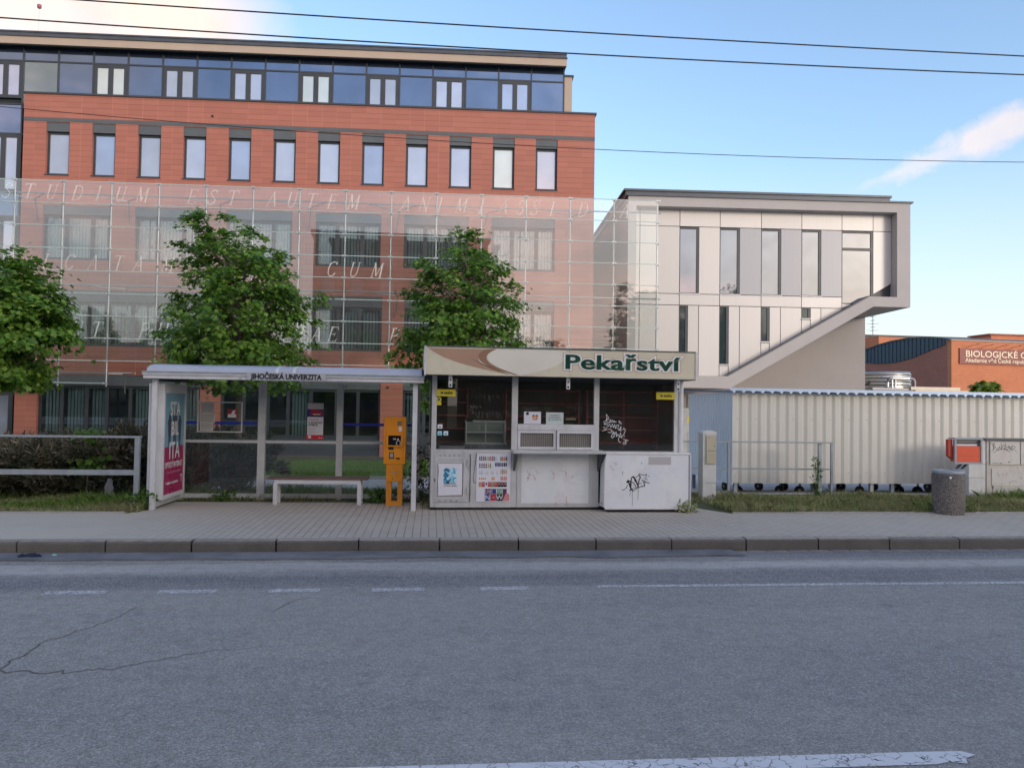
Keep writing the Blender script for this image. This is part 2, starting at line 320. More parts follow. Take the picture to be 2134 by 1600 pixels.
# ------------------------------------------------------------------ frames and object builders
class Fr:
    def __init__(s, th, px, depth):
        s.th = R(th); h = 846+.015*(px-1067); d = ray(px, h); d = d/d.y*depth
        s.o = Vector((d.x, depth)); s.ax = Vector((math.cos(s.th), math.sin(s.th))); s.n = Vector((-math.sin(s.th), math.cos(s.th)))
    def l(s, px, py, dy=0):
        d = ray(px, py); t = (s.o.dot(s.n)+dy)/(d.xy.dot(s.n)); p = d*t
        return (p.xy-s.o).dot(s.ax), p.z+EYE
    def w(s, x, y, z=0): p = s.o+s.ax*x+s.n*y; return Vector((p.x, p.y, z))
    def to(s, v): q = Vector((v[0], v[1]))-s.o; return q.dot(s.ax), q.dot(s.n)
S0 = Fr(6, 1067, 0.0001); S0.o = Vector((0, 0))
OFF = {}
def tag(o, label=None, cat=None, group=None, kind=None):
    if label: o['label'] = label
    if cat: o['category'] = cat
    if group: o['group'] = group
    if kind: o['kind'] = kind
    return o
def thing(name, label, cat, fr, x=0, y=0, z=0, group=None):
    o = bpy.data.objects.new(name, None); COL.objects.link(o)
    o.location = fr.w(x, y, z); o.rotation_euler = (0, 0, fr.th); o.empty_display_size = .2
    OFF[o.name] = Vector((x, y, z)); return tag(o, label, cat, group)
class MB:
    def __init__(s): s.v = []; s.f = []; s.mi = []; s.sm = []; s.mats = []; s.cur = 0
    def use(s, m):
        if m not in s.mats: s.mats.append(m)
        s.cur = s.mats.index(m); return s
    def face(s, pts, sm=False):
        b = len(s.v); s.v += [tuple(p) for p in pts]; s.f.append(tuple(range(b, b+len(pts)))); s.mi.append(s.cur); s.sm.append(sm); return s
    def mesh(s, vs, fs, sm=False):
        b = len(s.v); s.v += [tuple(p) for p in vs]
        for f in fs: s.f.append(tuple(b+i for i in f)); s.mi.append(s.cur); s.sm.append(sm)
        return s
    def box(s, x0, x1, y0, y1, z0, z1):
        s.mesh([(x0,y0,z0),(x1,y0,z0),(x1,y1,z0),(x0,y1,z0),(x0,y0,z1),(x1,y0,z1),(x1,y1,z1),(x0,y1,z1)],
               [(0,3,2,1),(4,5,6,7),(0,1,5,4),(1,2,6,5),(2,3,7,6),(3,0,4,7)]); return s
    def prism(s, poly, y0, y1, ax='xz'):
        n = len(poly); P = (lambda a, b, y: (a, y, b)) if ax == 'xz' else ((lambda a, b, y: (a, b, y)) if ax == 'xy' else (lambda a, b, y: (y, a, b)))
        s.mesh([P(a, b, y0) for a, b in poly]+[P(a, b, y1) for a, b in poly],
               [tuple(range(n)), tuple(range(2*n-1, n-1, -1))]+[(i, i+n, (i+1) % n+n, (i+1) % n) for i in range(n)]); return s
    def tube(s, pts, r, n=8, caps=True, taper=None):
        pts = [Vector(p) for p in pts]; rings = []
        for i, p in enumerate(pts):
            d = (pts[min(i+1, len(pts)-1)]-pts[max(i-1, 0)]).normalized()
            u = d.cross(Vector((0, 0, 1)) if abs(d.z) < .95 else Vector((1, 0, 0))).normalized(); v = d.cross(u)
            rr = taper[i] if taper else r
            rings.append([p+(u*math.cos(2*math.pi*k/n)+v*math.sin(2*math.pi*k/n))*rr for k in range(n)])
        vs = [q for rg in rings for q in rg]; fs = []
        for i in range(len(pts)-1):
            for k in range(n): a = i*n+k; b = i*n+(k+1) % n; fs.append((a, b, b+n, a+n))
        s.mesh(vs, fs, True)
        if caps: s.face(rings[0][::-1]); s.face(rings[-1])
        return s
    def lathe(s, cx, cy, prof, n=32):
        vs = [(cx+r*math.cos(2*math.pi*k/n), cy+r*math.sin(2*math.pi*k/n), z) for r, z in prof for k in range(n)]; fs = []
        for i in range(len(prof)-1):
            for k in range(n): a = i*n+k; b = i*n+(k+1) % n; fs.append((a, b, b+n, a+n))
        s.mesh(vs, fs, True); s.face(vs[:n][::-1]); s.face(vs[-n:]); return s
    def ribbon(s, pts, wd, y, th=.0015):
        """flat painted stroke in the x-z plane"""
        P = [Vector(p) for p in pts]
        for a, b in zip(P, P[1:]):
            d = (b-a); 
            if d.length < 1e-5: continue
            d.normalize(); nn = Vector((-d.y, d.x))*wd/2; a2 = a-d*wd*.3; b2 = b+d*wd*.3
            q = [a2+nn, a2-nn, b2-nn, b2+nn]; s.face([(p.x, y, p.y) for p in q])
        return s
    def build(s, name, m, parent, bevel=0, sub=None, flip=False):
        me = bpy.data.meshes.new(name); off = OFF.get(parent.name, Vector()) if parent else Vector()
        ms = s.mats if s.mats else [m]
        me.from_pydata([(a-off.x, b-off.y, c-off.z) for a, b, c in s.v], [], s.f)
        for q in ms: me.materials.append(q)
        me.polygons.foreach_set('material_index', s.mi if s.mats else [0]*len(s.f)); me.polygons.foreach_set('use_smooth', s.sm)
        me.validate(); me.update()
        o = bpy.data.objects.new(name, me); COL.objects.link(o)
        if parent: o.parent = parent; OFF[o.name] = off
        if bevel:
            bm = bmesh.new(); bm.from_mesh(me); bmesh.ops.remove_doubles(bm, verts=bm.verts, dist=1e-6)
            es = [e for e in bm.edges if len(e.link_faces) == 2 and e.calc_face_angle(0) > .6]
            bmesh.ops.bevel(bm, geom=es, offset=bevel, segments=2, affect='EDGES', profile=.5, clamp_overlap=True)
            bm.to_mesh(me); bm.free()
        return o
def B(x0, x1, y0, y1, z0, z1): return MB().box(x0, x1, y0, y1, z0, z1)
def struct(name, mb, m, rot=True, kind='structure'):
    o = mb.build(name, m, None); 
    if rot: o.rotation_euler = (0, 0, S0.th)
    return tag(o, kind=kind)
LAST = [1]
def text(parent, name, s, x, z, y, size, m, align='CENTER', ext=.002, off=0, shear=0, sx=1, space=1, plane='front', fitw=None):
    cu = bpy.data.curves.new('t', 'FONT'); cu.body = s; cu.size = size; cu.extrude = ext; cu.offset = off; cu.shear = shear; cu.align_x = align; cu.space_character = space; cu.resolution_u = 4
    ob = bpy.data.objects.new('t', cu); COL.objects.link(ob); dg = bpy.context.evaluated_depsgraph_get(); dg.update()
    me = bpy.data.meshes.new_from_object(ob.evaluated_get(dg)); bpy.data.objects.remove(ob); bpy.data.curves.remove(cu)
    of = OFF.get(parent.name, Vector())
    if fitw: xs_ = [v.co.x for v in me.vertices]; sx = fitw/(max(xs_)-min(xs_))
    LAST[0] = sx
    for v in me.vertices:
        a, b, c = v.co
        v.co = (x+a*sx-of.x, y-c-of.y, z+b-of.z) if plane == 'front' else (y+c-of.x, x+a*sx-of.y, z+b-of.z)
    me.materials.clear(); me.materials.append(m); me.name = name
    o = bpy.data.objects.new(name, me); COL.objects.link(o); o.parent = parent; OFF[o.name] = of; return o
def wallmb(x0, x1, z0, z1, ops, y, rev, mb=None, inner=None):
    mb = mb or MB(); xs = sorted({x0, x1, *[v for o in ops for v in (o[0], o[1])]}); zs = sorted({z0, z1, *[v for o in ops for v in (o[2], o[3])]})
    for a, b in zip(xs, xs[1:]):
        for c, d in zip(zs, zs[1:]):
            mx, mz = (a+b)/2, (c+d)/2
            if any(o[0] < mx < o[1] and o[2] < mz < o[3] for o in ops): continue
            mb.face([(a, y, c), (b, y, c), (b, y, d), (a, y, d)])
    for a, b, c, d in ops:
        e = y+rev
        mb.face([(a, y, c), (a, y, d), (a, e, d), (a, e, c)]); mb.face([(b, y, d), (b, y, c), (b, e, c), (b, e, d)])
        mb.face([(a, y, d), (b, y, d), (b, e, d), (a, e, d)]); mb.face([(a, y, c), (a, e, c), (b, e, c), (b, y, c)])
    return mb
def window(parent, x0, x1, z0, z1, y, mull=(), tran=(), fw=.07, fm=None, gm=None, name='window', mw=.07, blinds=None, lab=None):
    fm = fm or DARK; mb = MB(); fd = .07
    mb.box(x0, x0+fw, y, y+fd, z0, z1).box(x1-fw, x1, y, y+fd, z0, z1).box(x0+fw, x1-fw, y, y+fd, z0, z0+fw).box(x0+fw, x1-fw, y, y+fd, z1-fw, z1)
    xs = [x0+fw]+[v for q in mull for v in (q-mw/2, q+mw/2)]+[x1-fw]
    for q in mull: mb.box(q-mw/2, q+mw/2, y+.002, y+fd-.002, z0+fw, z1-fw)
    for q in tran:
        for i in range(0, len(xs), 2): mb.box(xs[i], xs[i+1], y+.004, y+fd-.004, q-mw/2, q+mw/2)
    f = mb.build(name, fm, parent)
    pb = MB()
    for i in range(0, len(xs), 2): pb.box(xs[i]-.01, xs[i+1]+.01, y+.03, y+.045, z0+fw-.01, z1-fw+.01)
    pb.build('pane', gm, f)
    if blinds:
        bl = MB(); seed = random.Random(hash((round(x0, 1), round(z0, 1))) & 0xffff)
        for k, i in enumerate(range(0, len(xs), 2)):
            if k not in blinds: continue
            x = xs[i]+.05
            while x < xs[i+1]-.08:
                t = seed.uniform(.018, .034); ww = .085
                bl.face([(x, y+.25, z0+.06), (x+ww, y+.25+t, z0+.06), (x+ww, y+.25+t, z1-.08), (x, y+.25, z1-.08)]); x += seed.uniform(.122, .132)
        bl.build('blind', BLIND, f)
    return f
def copy_tree(o, parent=None):
    c = o.copy(); COL.objects.link(c); c.parent = parent
    for ch in list(o.children): copy_tree(ch, c)
    return c
# ================================================================== GROUND, ROAD, PAVEMENT
PROF = [(-2000, -.22), (-6.0, -.22), (9.22, -.22), (9.32, -.12), (11.38, -.06), (11.42, -.012), (13.3, -.02), (15.6, -.10), (16.6, -.22), (20.4, -.36), (28, -.50), (60, -.55), (400, -.6), (3000, -.6)]
def gz(v):
    for (a, za), (b, zb) in zip(PROF, PROF[1:]):
        if a <= v <= b: return za+(zb-za)*(v-a)/(b-a)
    return -.6
def strip(us, v0, v1, dz, m, name, extra=()):
    vs = sorted({v0, v1, *[p[0] for p in PROF if v0 < p[0] < v1], *extra}); mb = MB()
    for a, b in zip(vs, vs[1:]):
        mb.face([(us[0], a, gz(a)+dz), (us[1], a, gz(a)+dz), (us[1], b, gz(b)+dz), (us[0], b, gz(b)+dz)])
    return struct(name, mb, m)
strip((-2500, 2500), -2000, 3000, 0, GROUND, 'ground')
rd = MB(); rd.face([(-400, -3.0, -.14), (400, -3.0, -.14), (400, 9.16, -.14), (-400, 9.16, -.14)])
struct('road', rd, ASPH)
far_p = MB().box(-400, 400, -9.0, -3.0, -.2, 0); struct('far_pavement', far_p, PAVE)
# near pavement with the bulge under shelter and kiosk
pv = MB()
VE = 11.45
poly = [(-80, 9.36), (80, 9.36), (80, VE), (4.62, VE), (4.10, 12.4), (4.0, 14.3), (-.15, 14.3), (-.15, 12.75), (-4.02, 12.75), (-4.08, 11.85), (-4.25, VE), (-80, VE)]
pv.prism(poly, -.10, 0, 'xy'); struct('pavement', pv, PAVE)
kb = MB()
u = -60.35
rk = random.Random(3)
while u < 60:
    dzk = rk.uniform(-.008, .004); dy = rk.uniform(-.006, .006); y0 = 9.20+dy; z1 = .004+dzk
    g_ = .006+rk.random()*.006
    kb.prism([(y0, -.3), (y0, z1-.03), (y0+.008, z1-.01), (y0+.03, z1), (9.355, z1), (9.355, -.3)], u+g_, u+.945-g_, 'yz'); u += .945
kerb = struct('kerb', kb, KERB)
ek = MB()     # low edging at the back of the pavement
for a, b in ((-80, -4.3), (4.66, 80)):
    x = a
    while x < b:
        ek.box(x+.004, min(x+.996, b), VE+.003, VE+.06, -.1, .018+rk.uniform(-.006, .006)); x += 1
struct('pavement_edging', ek, CONC)
mk = MB(); Z = -.136
for a, b in [(-5.4, -4.9), (-4.4, -3.9), (-3.42, -2.89), (-2.44, -1.93), (-1.46, -1.0), (-.52, -.03), (.5, .96)]: mk.face([(a, 7.27, Z), (b, 7.28, Z), (b, 7.41, Z), (a, 7.40, Z)])
mk.face([(1.64, 7.335, Z), (14, 7.30, Z), (14, 7.40, Z), (1.64, 7.43, Z)])
for k in range(1, 6): mk.face([(-5.4-k, 7.27, Z), (-4.9-k, 7.27, Z), (-4.9-k, 7.40, Z), (-5.4-k, 7.40, Z)])
struct('lane_edge_marking', mk, PAINTW)
mk = MB(); mk.face([(-.6, 3.645, Z), (2.52, 3.605, Z), (2.60, 3.625, Z), (2.68, 3.60, Z), (2.71, 3.655, Z), (2.79, 3.69, Z), (2.74, 3.735, Z), (2.6, 3.74, Z), (-.6, 3.785, Z)]); struct('centre_line_marking', mk, PAINT)
ck = MB(); rr = random.Random(5)
def crack(pts, w0, w1, n=26):
    P = [Vector(p) for p in pts]; out = []
    for i in range(n+1):
        t = i/n*(len(P)-1); k = min(int(t), len(P)-2); q = P[k].lerp(P[k+1], t-k); out.append(q+Vector((rr.uniform(-.02, .02), rr.uniform(-.035, .035))))
    for i in range(n):
        a, b = out[i], out[i+1]; wa = w0+(w1-w0)*i/n; d = (b-a).normalized(); nn = Vector((-d.y, d.x)); wb = wa*rr.uniform(.5, 1.2)
        ck.face([(*(a+nn*wa/2), -.1365), (*(a-nn*wa/2), -.1365), (*(b-nn*wb/2), -.1365), (*(b+nn*wb/2), -.1365)])
crack([(-2.74, 5.24), (-2.72, 5.9), (-2.5, 6.35), (-2.4, 6.9)], .013, .004)
crack([(-2.74, 5.25), (-2.3, 5.22), (-1.98, 5.28), (-1.58, 5.57), (-1.0, 5.7)], .012, .003, 34)
crack([(-1.3, 6.6), (-1.2, 6.9), (-1.05, 7.1)], .01, .006, 10)
crack([(-6, 8.62), (-3, 8.6), (0, 8.66), (4, 8.62), (8, 8.65)], .010, .008, 160)
struct('road_cracks', ck, mat('crack', (.11,.105,.098), .95))
gt = MB()    # flat gutter slabs showing at the right
x = 3.9
while x < 20:
    gt.face([(x+.012, 9.02, -.1362), (x+.26, 9.02, -.1362), (x+.25, 9.19, -.1362), (x+.01, 9.19, -.1362)]); x += .27
struct('gutter_slabs', gt, mat('gutter_conc', (.22,.215,.21), .9, 0, .2, 6, .3, 90))
gp_ = MB()
pts = [(-12, 9.16)]
xx = -12
while xx < 3.7: pts.append((xx, 9.17+rr.uniform(-.02, .03))); xx += rr.uniform(.12, .4)
gp_.prism([( -12, 8.80)]+[(-9+k*.5, 8.80+rr.uniform(-.05, .05)) for k in range(25)]+[(3.75, 8.84)]+[(3.7, 9.17)]+pts[::-1], -.139, -.122, 'xy')
struct('gutter_patch', gp_, mat('patch_asphalt', (.15,.155,.165), .85, 0, .3, 3, .6, 140))
strip((-4.6, 4.3), 15.4, 20.2, .006, PATH, 'path')
strip((4.302, 60), 14.5, 31.5, .008, PATH, 'yard')
kp = MB()
for a, b in ((-4.6, 4.3),):
    kp.box(a, b, 20.2, 20.32, -.5, -.28)
struct('path_kerb', kp, CONC)
# ================================================================== RED BUILDING
FRd = Fr(3.4, 150, 30.0)
rb = thing('office_building', 'four storey terracotta clad office building with a glazed top floor, behind the glass screen', 'building', FRd, 9, 0, -.53)
NW = [(-1.30+1.758*i, -.41+1.758*i, 10.42, 12.50) for i in range(12)]
WB = [(-1.33+3.52*i, 1.27+3.52*i, 7.08, 9.22) for i in range(6)]
WC = [(-1.33, 4.88, 3.70, 5.90), (5.66, 11.94, 3.70, 5.90), (12.82, 18.88, 3.70, 5.90)]
WG = [(-1.33, 4.88, -.50, 2.58), (5.66, 11.94, -.50, 2.58), (12.82, 18.88, -.50, 2.58)]
wl = MB().use(CLAD); wallmb(-2.17, 20.46, -.6, 13.60, NW+WB+WC+WG, 0, .22, wl)
wl.face([(20.46, 0, -.6), (20.46, 14, -.6), (20.46, 14, 13.6), (20.46, 0, 13.6)]); wl.face([(-2.17, 14, -.6), (-2.17, 0, -.6), (-2.17, 0, 13.6), (-2.17, 14, 13.6)])
wl.face([(-2.17, 0, 13.60), (20.46, 0, 13.60), (20.46, .5, 13.60), (-2.17, .5, 13.60)]); wl.face([(-2.17, .5, 13.0), (20.46, .5, 13.0), (20.46, .5, 13.60), (-2.17, .5, 13.60)])
wl.face([(20.46, 14, -.6), (-2.17, 14, -.6), (-2.17, 14, 13.6), (20.46, 14, 13.6)])
wl.build('wall', None, rb)
B(-2.22, 20.52, -.05, .53, 13.60, 13.67).build('coping', DARK, rb)
B(-2.17, 20.46, -.012, -.001, 12.52, 12.66).build('cornice_band', DARKH, rb)
fl = MB()
for z in (2.75, 6.2, 9.6, 13.2): fl.box(-2.1, 20.4, .4, 13.9, z-.1, z)
for i in range(7): fl.box(-2.1+i*3.75-.05, -2.1+i*3.75+.05, 1.5, 13.8, -.5, 13.0)
fl.box(-2.1, 20.4, 3.0, 3.1, -.5, 13.0); fl.build('interior', INTD, rb)
for i, (a, b, c, d) in enumerate(NW):
    B(a, b, .03, .2, 12.14, 12.499).build('lintel_panel', DARKH, rb)
    window(rb, a, b, c, 12.14, .14, fw=.085, gm=[PWN[1], PWN[2], PWN[1], PWN[0], PWN[2], PWN[0], PWN[0], PWN[2], PWN[0], PWN[0], PWHT, PWN[1]][i])
    B(a-.02, b+.02, -.03, .139, c-.03, c+.012).build('sill', DARK, rb)
for i, (a, b, c, d) in enumerate(WB):
    B(a, b, .03, .2, 8.86, d-.001).build('lintel_panel', DARKH, rb)
    window(rb, a, b, c, 8.86, .14, mull=(a+.85, b-.75), fw=.11, mw=.16, gm=GWIN, blinds=(0, 1, 2))
def longrow(ops, zt, zb, blind, seed):
    rs = random.Random(seed)
    for a, b, c, d in ops:
        B(a, b, .03, .2, zt, d-.001).build('lintel_panel', DARKH, rb)
        n = 7; x = a; ws = [.88, .95, .78, .9, 1.0, .85, .9]; tot = sum(ws); ws = [q*(b-a)/tot for q in ws]
        x = a; mm = []
        for q in ws[:-1]: x += q; mm.append(x)
        bl = tuple(k for k in range(7) if blind(k, a))
        window(rb, a, b, zb, zt, .14, mull=mm, fw=.10, mw=.13, gm=GWIN, blinds=bl)
longrow(WC, 5.46, 3.70, lambda k, a: True, 1)
longrow(WG, 2.16, .22, lambda k, a: (k != 3) if a < 0 else (k in (3,) if a < 8 else k % 2 == 0), 2)
for a, b, c, d in WG: B(a, b, .12, .2, -.52, .219).build('plinth_panel', DARK, rb)
# top floor
TX0 = -2.69; TS = 1.371
tp = thing  # (parts stay on rb)
YT = .8
mbm = MB()
for i in range(-4, 17):
    x = TX0+TS*i; zb = -.5 if x < -2.2 else 13.3
    mbm.box(x-.03, x+.03, YT-.04, YT+.08, zb, 15.785)
mbm.box(TX0-TS*4, 19.25, YT-.03, YT+.06, 15.2, 15.26)
for z in (13.45, 12.25, 9.85, 8.9, 6.4, 5.4, 3.0, 1.9): mbm.box(TX0-TS*4, -2.18, YT-.03, YT+.06, z-.03, z+.03)
mbm.build('curtain_wall_frame', DARK, rb)
for i in range(-4, 16):
    x0 = TX0+TS*i+.03; x1 = x0+TS-.06
    B(x0, x1, YT, YT+.03, 15.26, 15.785).build('glass_panel', PTOP, rb)
    if i >= 0 and i % 2 == 0 and i > 0 or i == -1 or i == -3:
        zb = 13.35
        window(rb, x0, x1, zb+.2 if i > 0 else 13.7, 15.2, YT-.02, mull=((x0+x1)/2,), fw=.13, mw=.2, gm=PWHT if i in (2, 8) else PWN[i % 3])
    else:
        B(x0, x1, YT, YT+.03, 13.3, 15.2).build('glass_panel', PTOP if i != 0 else PTEAL, rb)
    if x1 < -2.1:
        for z0, z1 in ((12.28, 13.42), (8.93, 9.82), (5.43, 6.37), (1.93, 2.97)): B(x0, x1, YT, YT+.03, z0, z1).build('glass_panel', PTOP, rb)
        for z0, z1 in ((9.88, 12.22), (6.43, 8.87), (3.03, 5.37), (-.5, 1.87)):
            if i in (-1, -3): window(rb, x0, x1, z0, z1, YT-.02, mull=((x0+x1)/2,), fw=.13, mw=.2, gm=PWIN)
            else: B(x0, x1, YT, YT+.03, z0, z1).build('glass_panel', PTOP, rb)
B(TX0-TS*4, -2.2, YT+.09, 13.9, -.5, 13.2).build('wing_wall', INTD, rb)
B(19.26, 19.60, YT-.02, 12, 13.3, 15.46).build('end_wall', TAN, rb)
B(19.26, 19.66, YT-.06, 12.05, 15.462, 15.54).build('end_wall_coping', DARK, rb)
B(TX0-TS*4, 19.25, YT+.1, 12, 13.3, 15.5).build('top_floor_core', INTD, rb)
B(-9.2, 19.31, .37, .51, 15.745, 16.04).build('fascia', TAN, rb); B(-9.2, 19.31, .512, 12.4, 15.80, 16.04).build('soffit', DARK, rb)
rf = MB(); rf.box(-9.25, 19.33, .32, 12.45, 16.042, 16.11).box(-9.2, 19.29, .37, 12.4, 16.11, 16.21).box(-9.22, 19.31, .34, 12.4, 16.21, 16.26).box(-9.2, 19.23, .49, 12.3, 16.26, 16.34)
rf.build('roof', ROOFM, rb)
MB().lathe(5.1, 0, [(.0, 0)], 8) if 0 else None
vb = MB(); vb.tube([(5.08, -.01, 12.96), (5.08, .2, 12.96)], .05, 14); vb.build('vent_hole', BLACK, rb)
ms = thing('roof_mast', 'thin pale mast with a small red lamp on the office roof', 'mast', FRd, *(FRd.l(82, 60, 4)[0], 4, 16.345)); 
mx, mz = FRd.l(82, 14, 4)
MB().tube([(mx, 4, 16.345), (mx, 4, mz-.1)], .012, 6).build('pole', WHITE, ms)
MB().lathe(mx, 4, [(.05, mz-.1), (.09, mz-.06), (.09, mz+.07), (.04, mz+.1)], 12).build('lamp', mat('dull_red', (.35,.12,.15), .5), ms)
# ================================================================== GLASS SCREEN
FG = Fr(4.05, 30, 28.2)
gs = thing('glass_screen', 'tall free standing glass screen with steel columns and Latin lettering before the office building', 'glass screen', FG, 10, 0, -.5)
px_ = lambda i: -.26+1.729*i
ROWH = .8322; TOPZ = 9.71
def nrows(i): return 9 if i <= 2 else (8 if i < 9 else 7)
cl_count = 0; over = MB()
for i in range(-1, 15):
    x = px_(i); zb = TOPZ-ROWH*nrows(i)
    c = MB().tube([(x, .09, zb-.12), (x, .09, TOPZ+.06)], .032, 10).build('column', STEEL, gs)
    for k in range(nrows(i)+1):
        z = TOPZ-ROWH*k
        tgt = MB() if cl_count < 100 else over
        tgt.box(x-.085, x-.02, -.028, .03, z-.035, z+.035).box(x+.02, x+.085, -.028, .03, z-.035, z+.035).tube([(x, .07, z), (x, .0, z)], .02, 8).box(x-.03, x+.03, -.01, .03, z-.02, z+.02)
        if tgt is not over: tgt.build('clamp', STEEL, c)
        cl_count += 1
if over.f: tag(over.build('clamp', STEEL, gs), kind='stuff')
pc = 0; po = MB()
for i in range(-1, 14):
    for k in range(min(nrows(i), nrows(i+1)) if i != 2 else 8):
        z1 = TOPZ-ROWH*k-.008; z0 = z1-ROWH+.016
        if k == 0: z1 += .03
        t = MB() if pc < 100 else po
        t.box(px_(i)+.008, px_(i+1)-.008, -.012, 0.0, z0, z1)
        if t is not po: t.build('glass_pane', GSCR, gs)
        pc += 1
if po.f: tag(po.build('glass_pane', GSCR, gs), kind='stuff')
for i in range(-1, 14):     # slim glass edge rails
    pass
for z in (9.27, 5.88, 2.61):
    x1 = 24.1 if z > 5 else px_(2)+.9
    MB().tube([(-3.6, .16, z), (x1, .16, z)], .028, 8).build('rail', STEEL, gs)
    for i in range(0, 14, 2):
        if z < 3 and i > 2: continue
        x = px_(i)+.0
        t = MB().tube([(x-.95, .17, z), (x+.25, .95, z-.02)], .02, 6).tube([(x+1.0, .17, z), (x+.25, .95, z-.02)], .02, 6)
        t.tube([(x+.25, .95, z-.02), (x+.1, 1.5, z-.75)], .024, 6)
        t.build('bracket', STEEL, gs)
eg = MB()
for k in range(0, 10):
    z = TOPZ-ROWH*k
    xe = px_(14) if k < 8 else (px_(9) if k == 8 else px_(2))
    eg.box(px_(-1)-.4, xe, -.018, .004, z-.012, z+.012)
eg.build('glass_edge', mat('glass_edge', (.38,.48,.46), .3, 0, .05), gs)
# lettering: serif capitals drawn as strokes on a 0..1 box
T_, L_ = .085, .035
GL = {
 'S': [('c', [(.78,.80),(.66,.95),(.42,.98),(.24,.85),(.28,.66),(.55,.50),(.76,.33),(.72,.12),(.48,.0),(.26,.04),(.16,.2)], .06), ('l', (.78,.80), (.80,.97), .03), ('l', (.16,.2), (.14,.02), .03)],
 'T': [('l', (.5,0), (.5,.97), T_), ('l', (.08,.97), (.92,.97), .045), ('l', (.08,.97), (.06,.8), .03), ('l', (.92,.97), (.94,.8), .03), ('l', (.34,0), (.66,0), .03)],
 'U': [('l', (.2,.97), (.2,.3), T_), ('c', [(.2,.3),(.26,.08),(.48,-.01),(.7,.08),(.78,.3)], .05), ('l', (.78,.3), (.78,.97), .04), ('l', (.06,.97), (.36,.97), .03), ('l', (.64,.97), (.92,.97), .03)],
 'D': [('l', (.2,0), (.2,.97), T_), ('c', [(.2,.97),(.5,.97),(.78,.84),(.88,.5),(.78,.14),(.5,0),(.2,0)], .055), ('l', (.06,.97), (.3,.97), .03), ('l', (.06,0), (.3,0), .03)],
 'I': [('l', (.5,0), (.5,.97), T_), ('l', (.34,.97), (.66,.97), .03), ('l', (.34,0), (.66,0), .03)],
 'M': [('l', (.12,0), (.16,.97), .04), ('l', (.16,.97), (.5,.1), T_), ('l', (.5,.1), (.84,.97), .04), ('l', (.84,.97), (.9,0), T_), ('l', (.0,0), (.26,0), .03), ('l', (.76,0), (1.04,0), .03), ('l', (.04,.97), (.2,.97), .03), ('l', (.8,.97), (.98,.97), .03)],
 'E': [('l', (.2,0), (.2,.97), T_), ('l', (.2,.97), (.78,.97), .04), ('l', (.2,.5), (.6,.5), .035), ('l', (.2,0), (.82,0), .04), ('l', (.78,.97), (.8,.8), .03), ('l', (.82,0), (.86,.18), .03), ('l', (.6,.4), (.6,.6), .03), ('l', (.06,.97), (.2,.97), .03), ('l', (.06,0), (.2,0), .03)],
 'A': [('l', (.1,0), (.48,.98), .04), ('l', (.48,.98), (.84,0), T_), ('l', (.25,.35), (.7,.35), .035), ('l', (0,0), (.26,0), .03), ('l', (.7,0), (1,0), .03)],
 'N': [('l', (.16,0), (.16,.97), .04), ('l', (.16,.97), (.8,.0), T_), ('l', (.8,0), (.8,.97), .04), ('l', (.02,0), (.3,0), .03), ('l', (.66,.97), (.94,.97), .03), ('l', (.02,.97), (.2,.97), .03)],
 'L': [('l', (.2,0), (.2,.97), T_), ('l', (.2,0), (.8,0), .04), ('l', (.8,0), (.84,.2), .03), ('l', (.06,.97), (.36,.97), .03)],
 'C': [('c', [(.84,.8),(.7,.95),(.46,.97),(.22,.82),(.14,.5),(.22,.18),(.46,.0),(.7,.03),(.86,.2)], .065), ('l', (.84,.8), (.84,.97), .03)],
 'P': [('l', (.22,0), (.22,.97), T_), ('c', [(.22,.97),(.6,.97),(.78,.84),(.78,.64),(.6,.48),(.22,.46)], .05), ('l', (.08,0), (.38,0), .03), ('l', (.08,.97), (.3,.97), .03)],
 'H': [('l', (.18,0), (.18,.97), T_), ('l', (.82,0), (.82,.97), T_), ('l', (.18,.5), (.82,.5), .035), ('l', (.04,0), (.32,0), .03), ('l', (.68,0), (.96,0), .03), ('l', (.04,.97), (.32,.97), .03), ('l', (.68,.97), (.96,.97), .03)],
 'O': [('c', [(.5,.98),(.24,.86),(.12,.5),(.24,.12),(.5,-.01),(.76,.12),(.88,.5),(.76,.86),(.5,.98)], .06)],
 'G': [('c', [(.84,.8),(.7,.95),(.46,.97),(.22,.82),(.14,.5),(.22,.18),(.46,.0),(.7,.03),(.82,.12)], .065), ('l', (.82,.05), (.82,.42), .06), ('l', (.68,.42), (.94,.42), .03)],
 'R': [('l', (.22,0), (.22,.97), T_), ('c', [(.22,.97),(.6,.97),(.76,.84),(.76,.66),(.6,.52),(.22,.5)], .05), ('l', (.5,.5), (.86,0), .07), ('l', (.08,0), (.38,0), .03), ('l', (.08,.97), (.3,.97), .03)],
 'V': [('l', (.14,.97), (.5,0), T_), ('l', (.5,0), (.84,.97), .04), ('l', (.02,.97), (.28,.97), .03), ('l', (.72,.97), (.96,.97), .03)]}
ETCH = glass('etched_white', .0, (1,1,1), .42, .5, (.8,.84,.78))
def letter(ch, px, zc, h=.56, wd=.40):
    x, _ = FG.l(px, 500); mb = MB(); z0 = zc-h/2
    tr = lambda p: (x+(p[0]-.5)*wd+(p[1]-.5)*h*.26, z0+p[1]*h)
    for st in GL[ch]:
        if st[0] == 'l': mb.ribbon([tr(st[1]), tr(st[2])], st[3]*h, -.0145)
        else: mb.ribbon([tr(q) for q in st[1]], st[2]*h, -.0145)
    return mb
def word(s, pxs, zc):
    for ch, p in zip(s, pxs):
        letter(ch, p, zc).build('letter', ETCH, gs)
word('STUDIUM', [13, 58, 106, 160, 203, 250, 295], 9.28); word('EST', [401, 442, 483], 9.28); word('AUTEM', [567, 608, 648, 693, 736], 9.28)
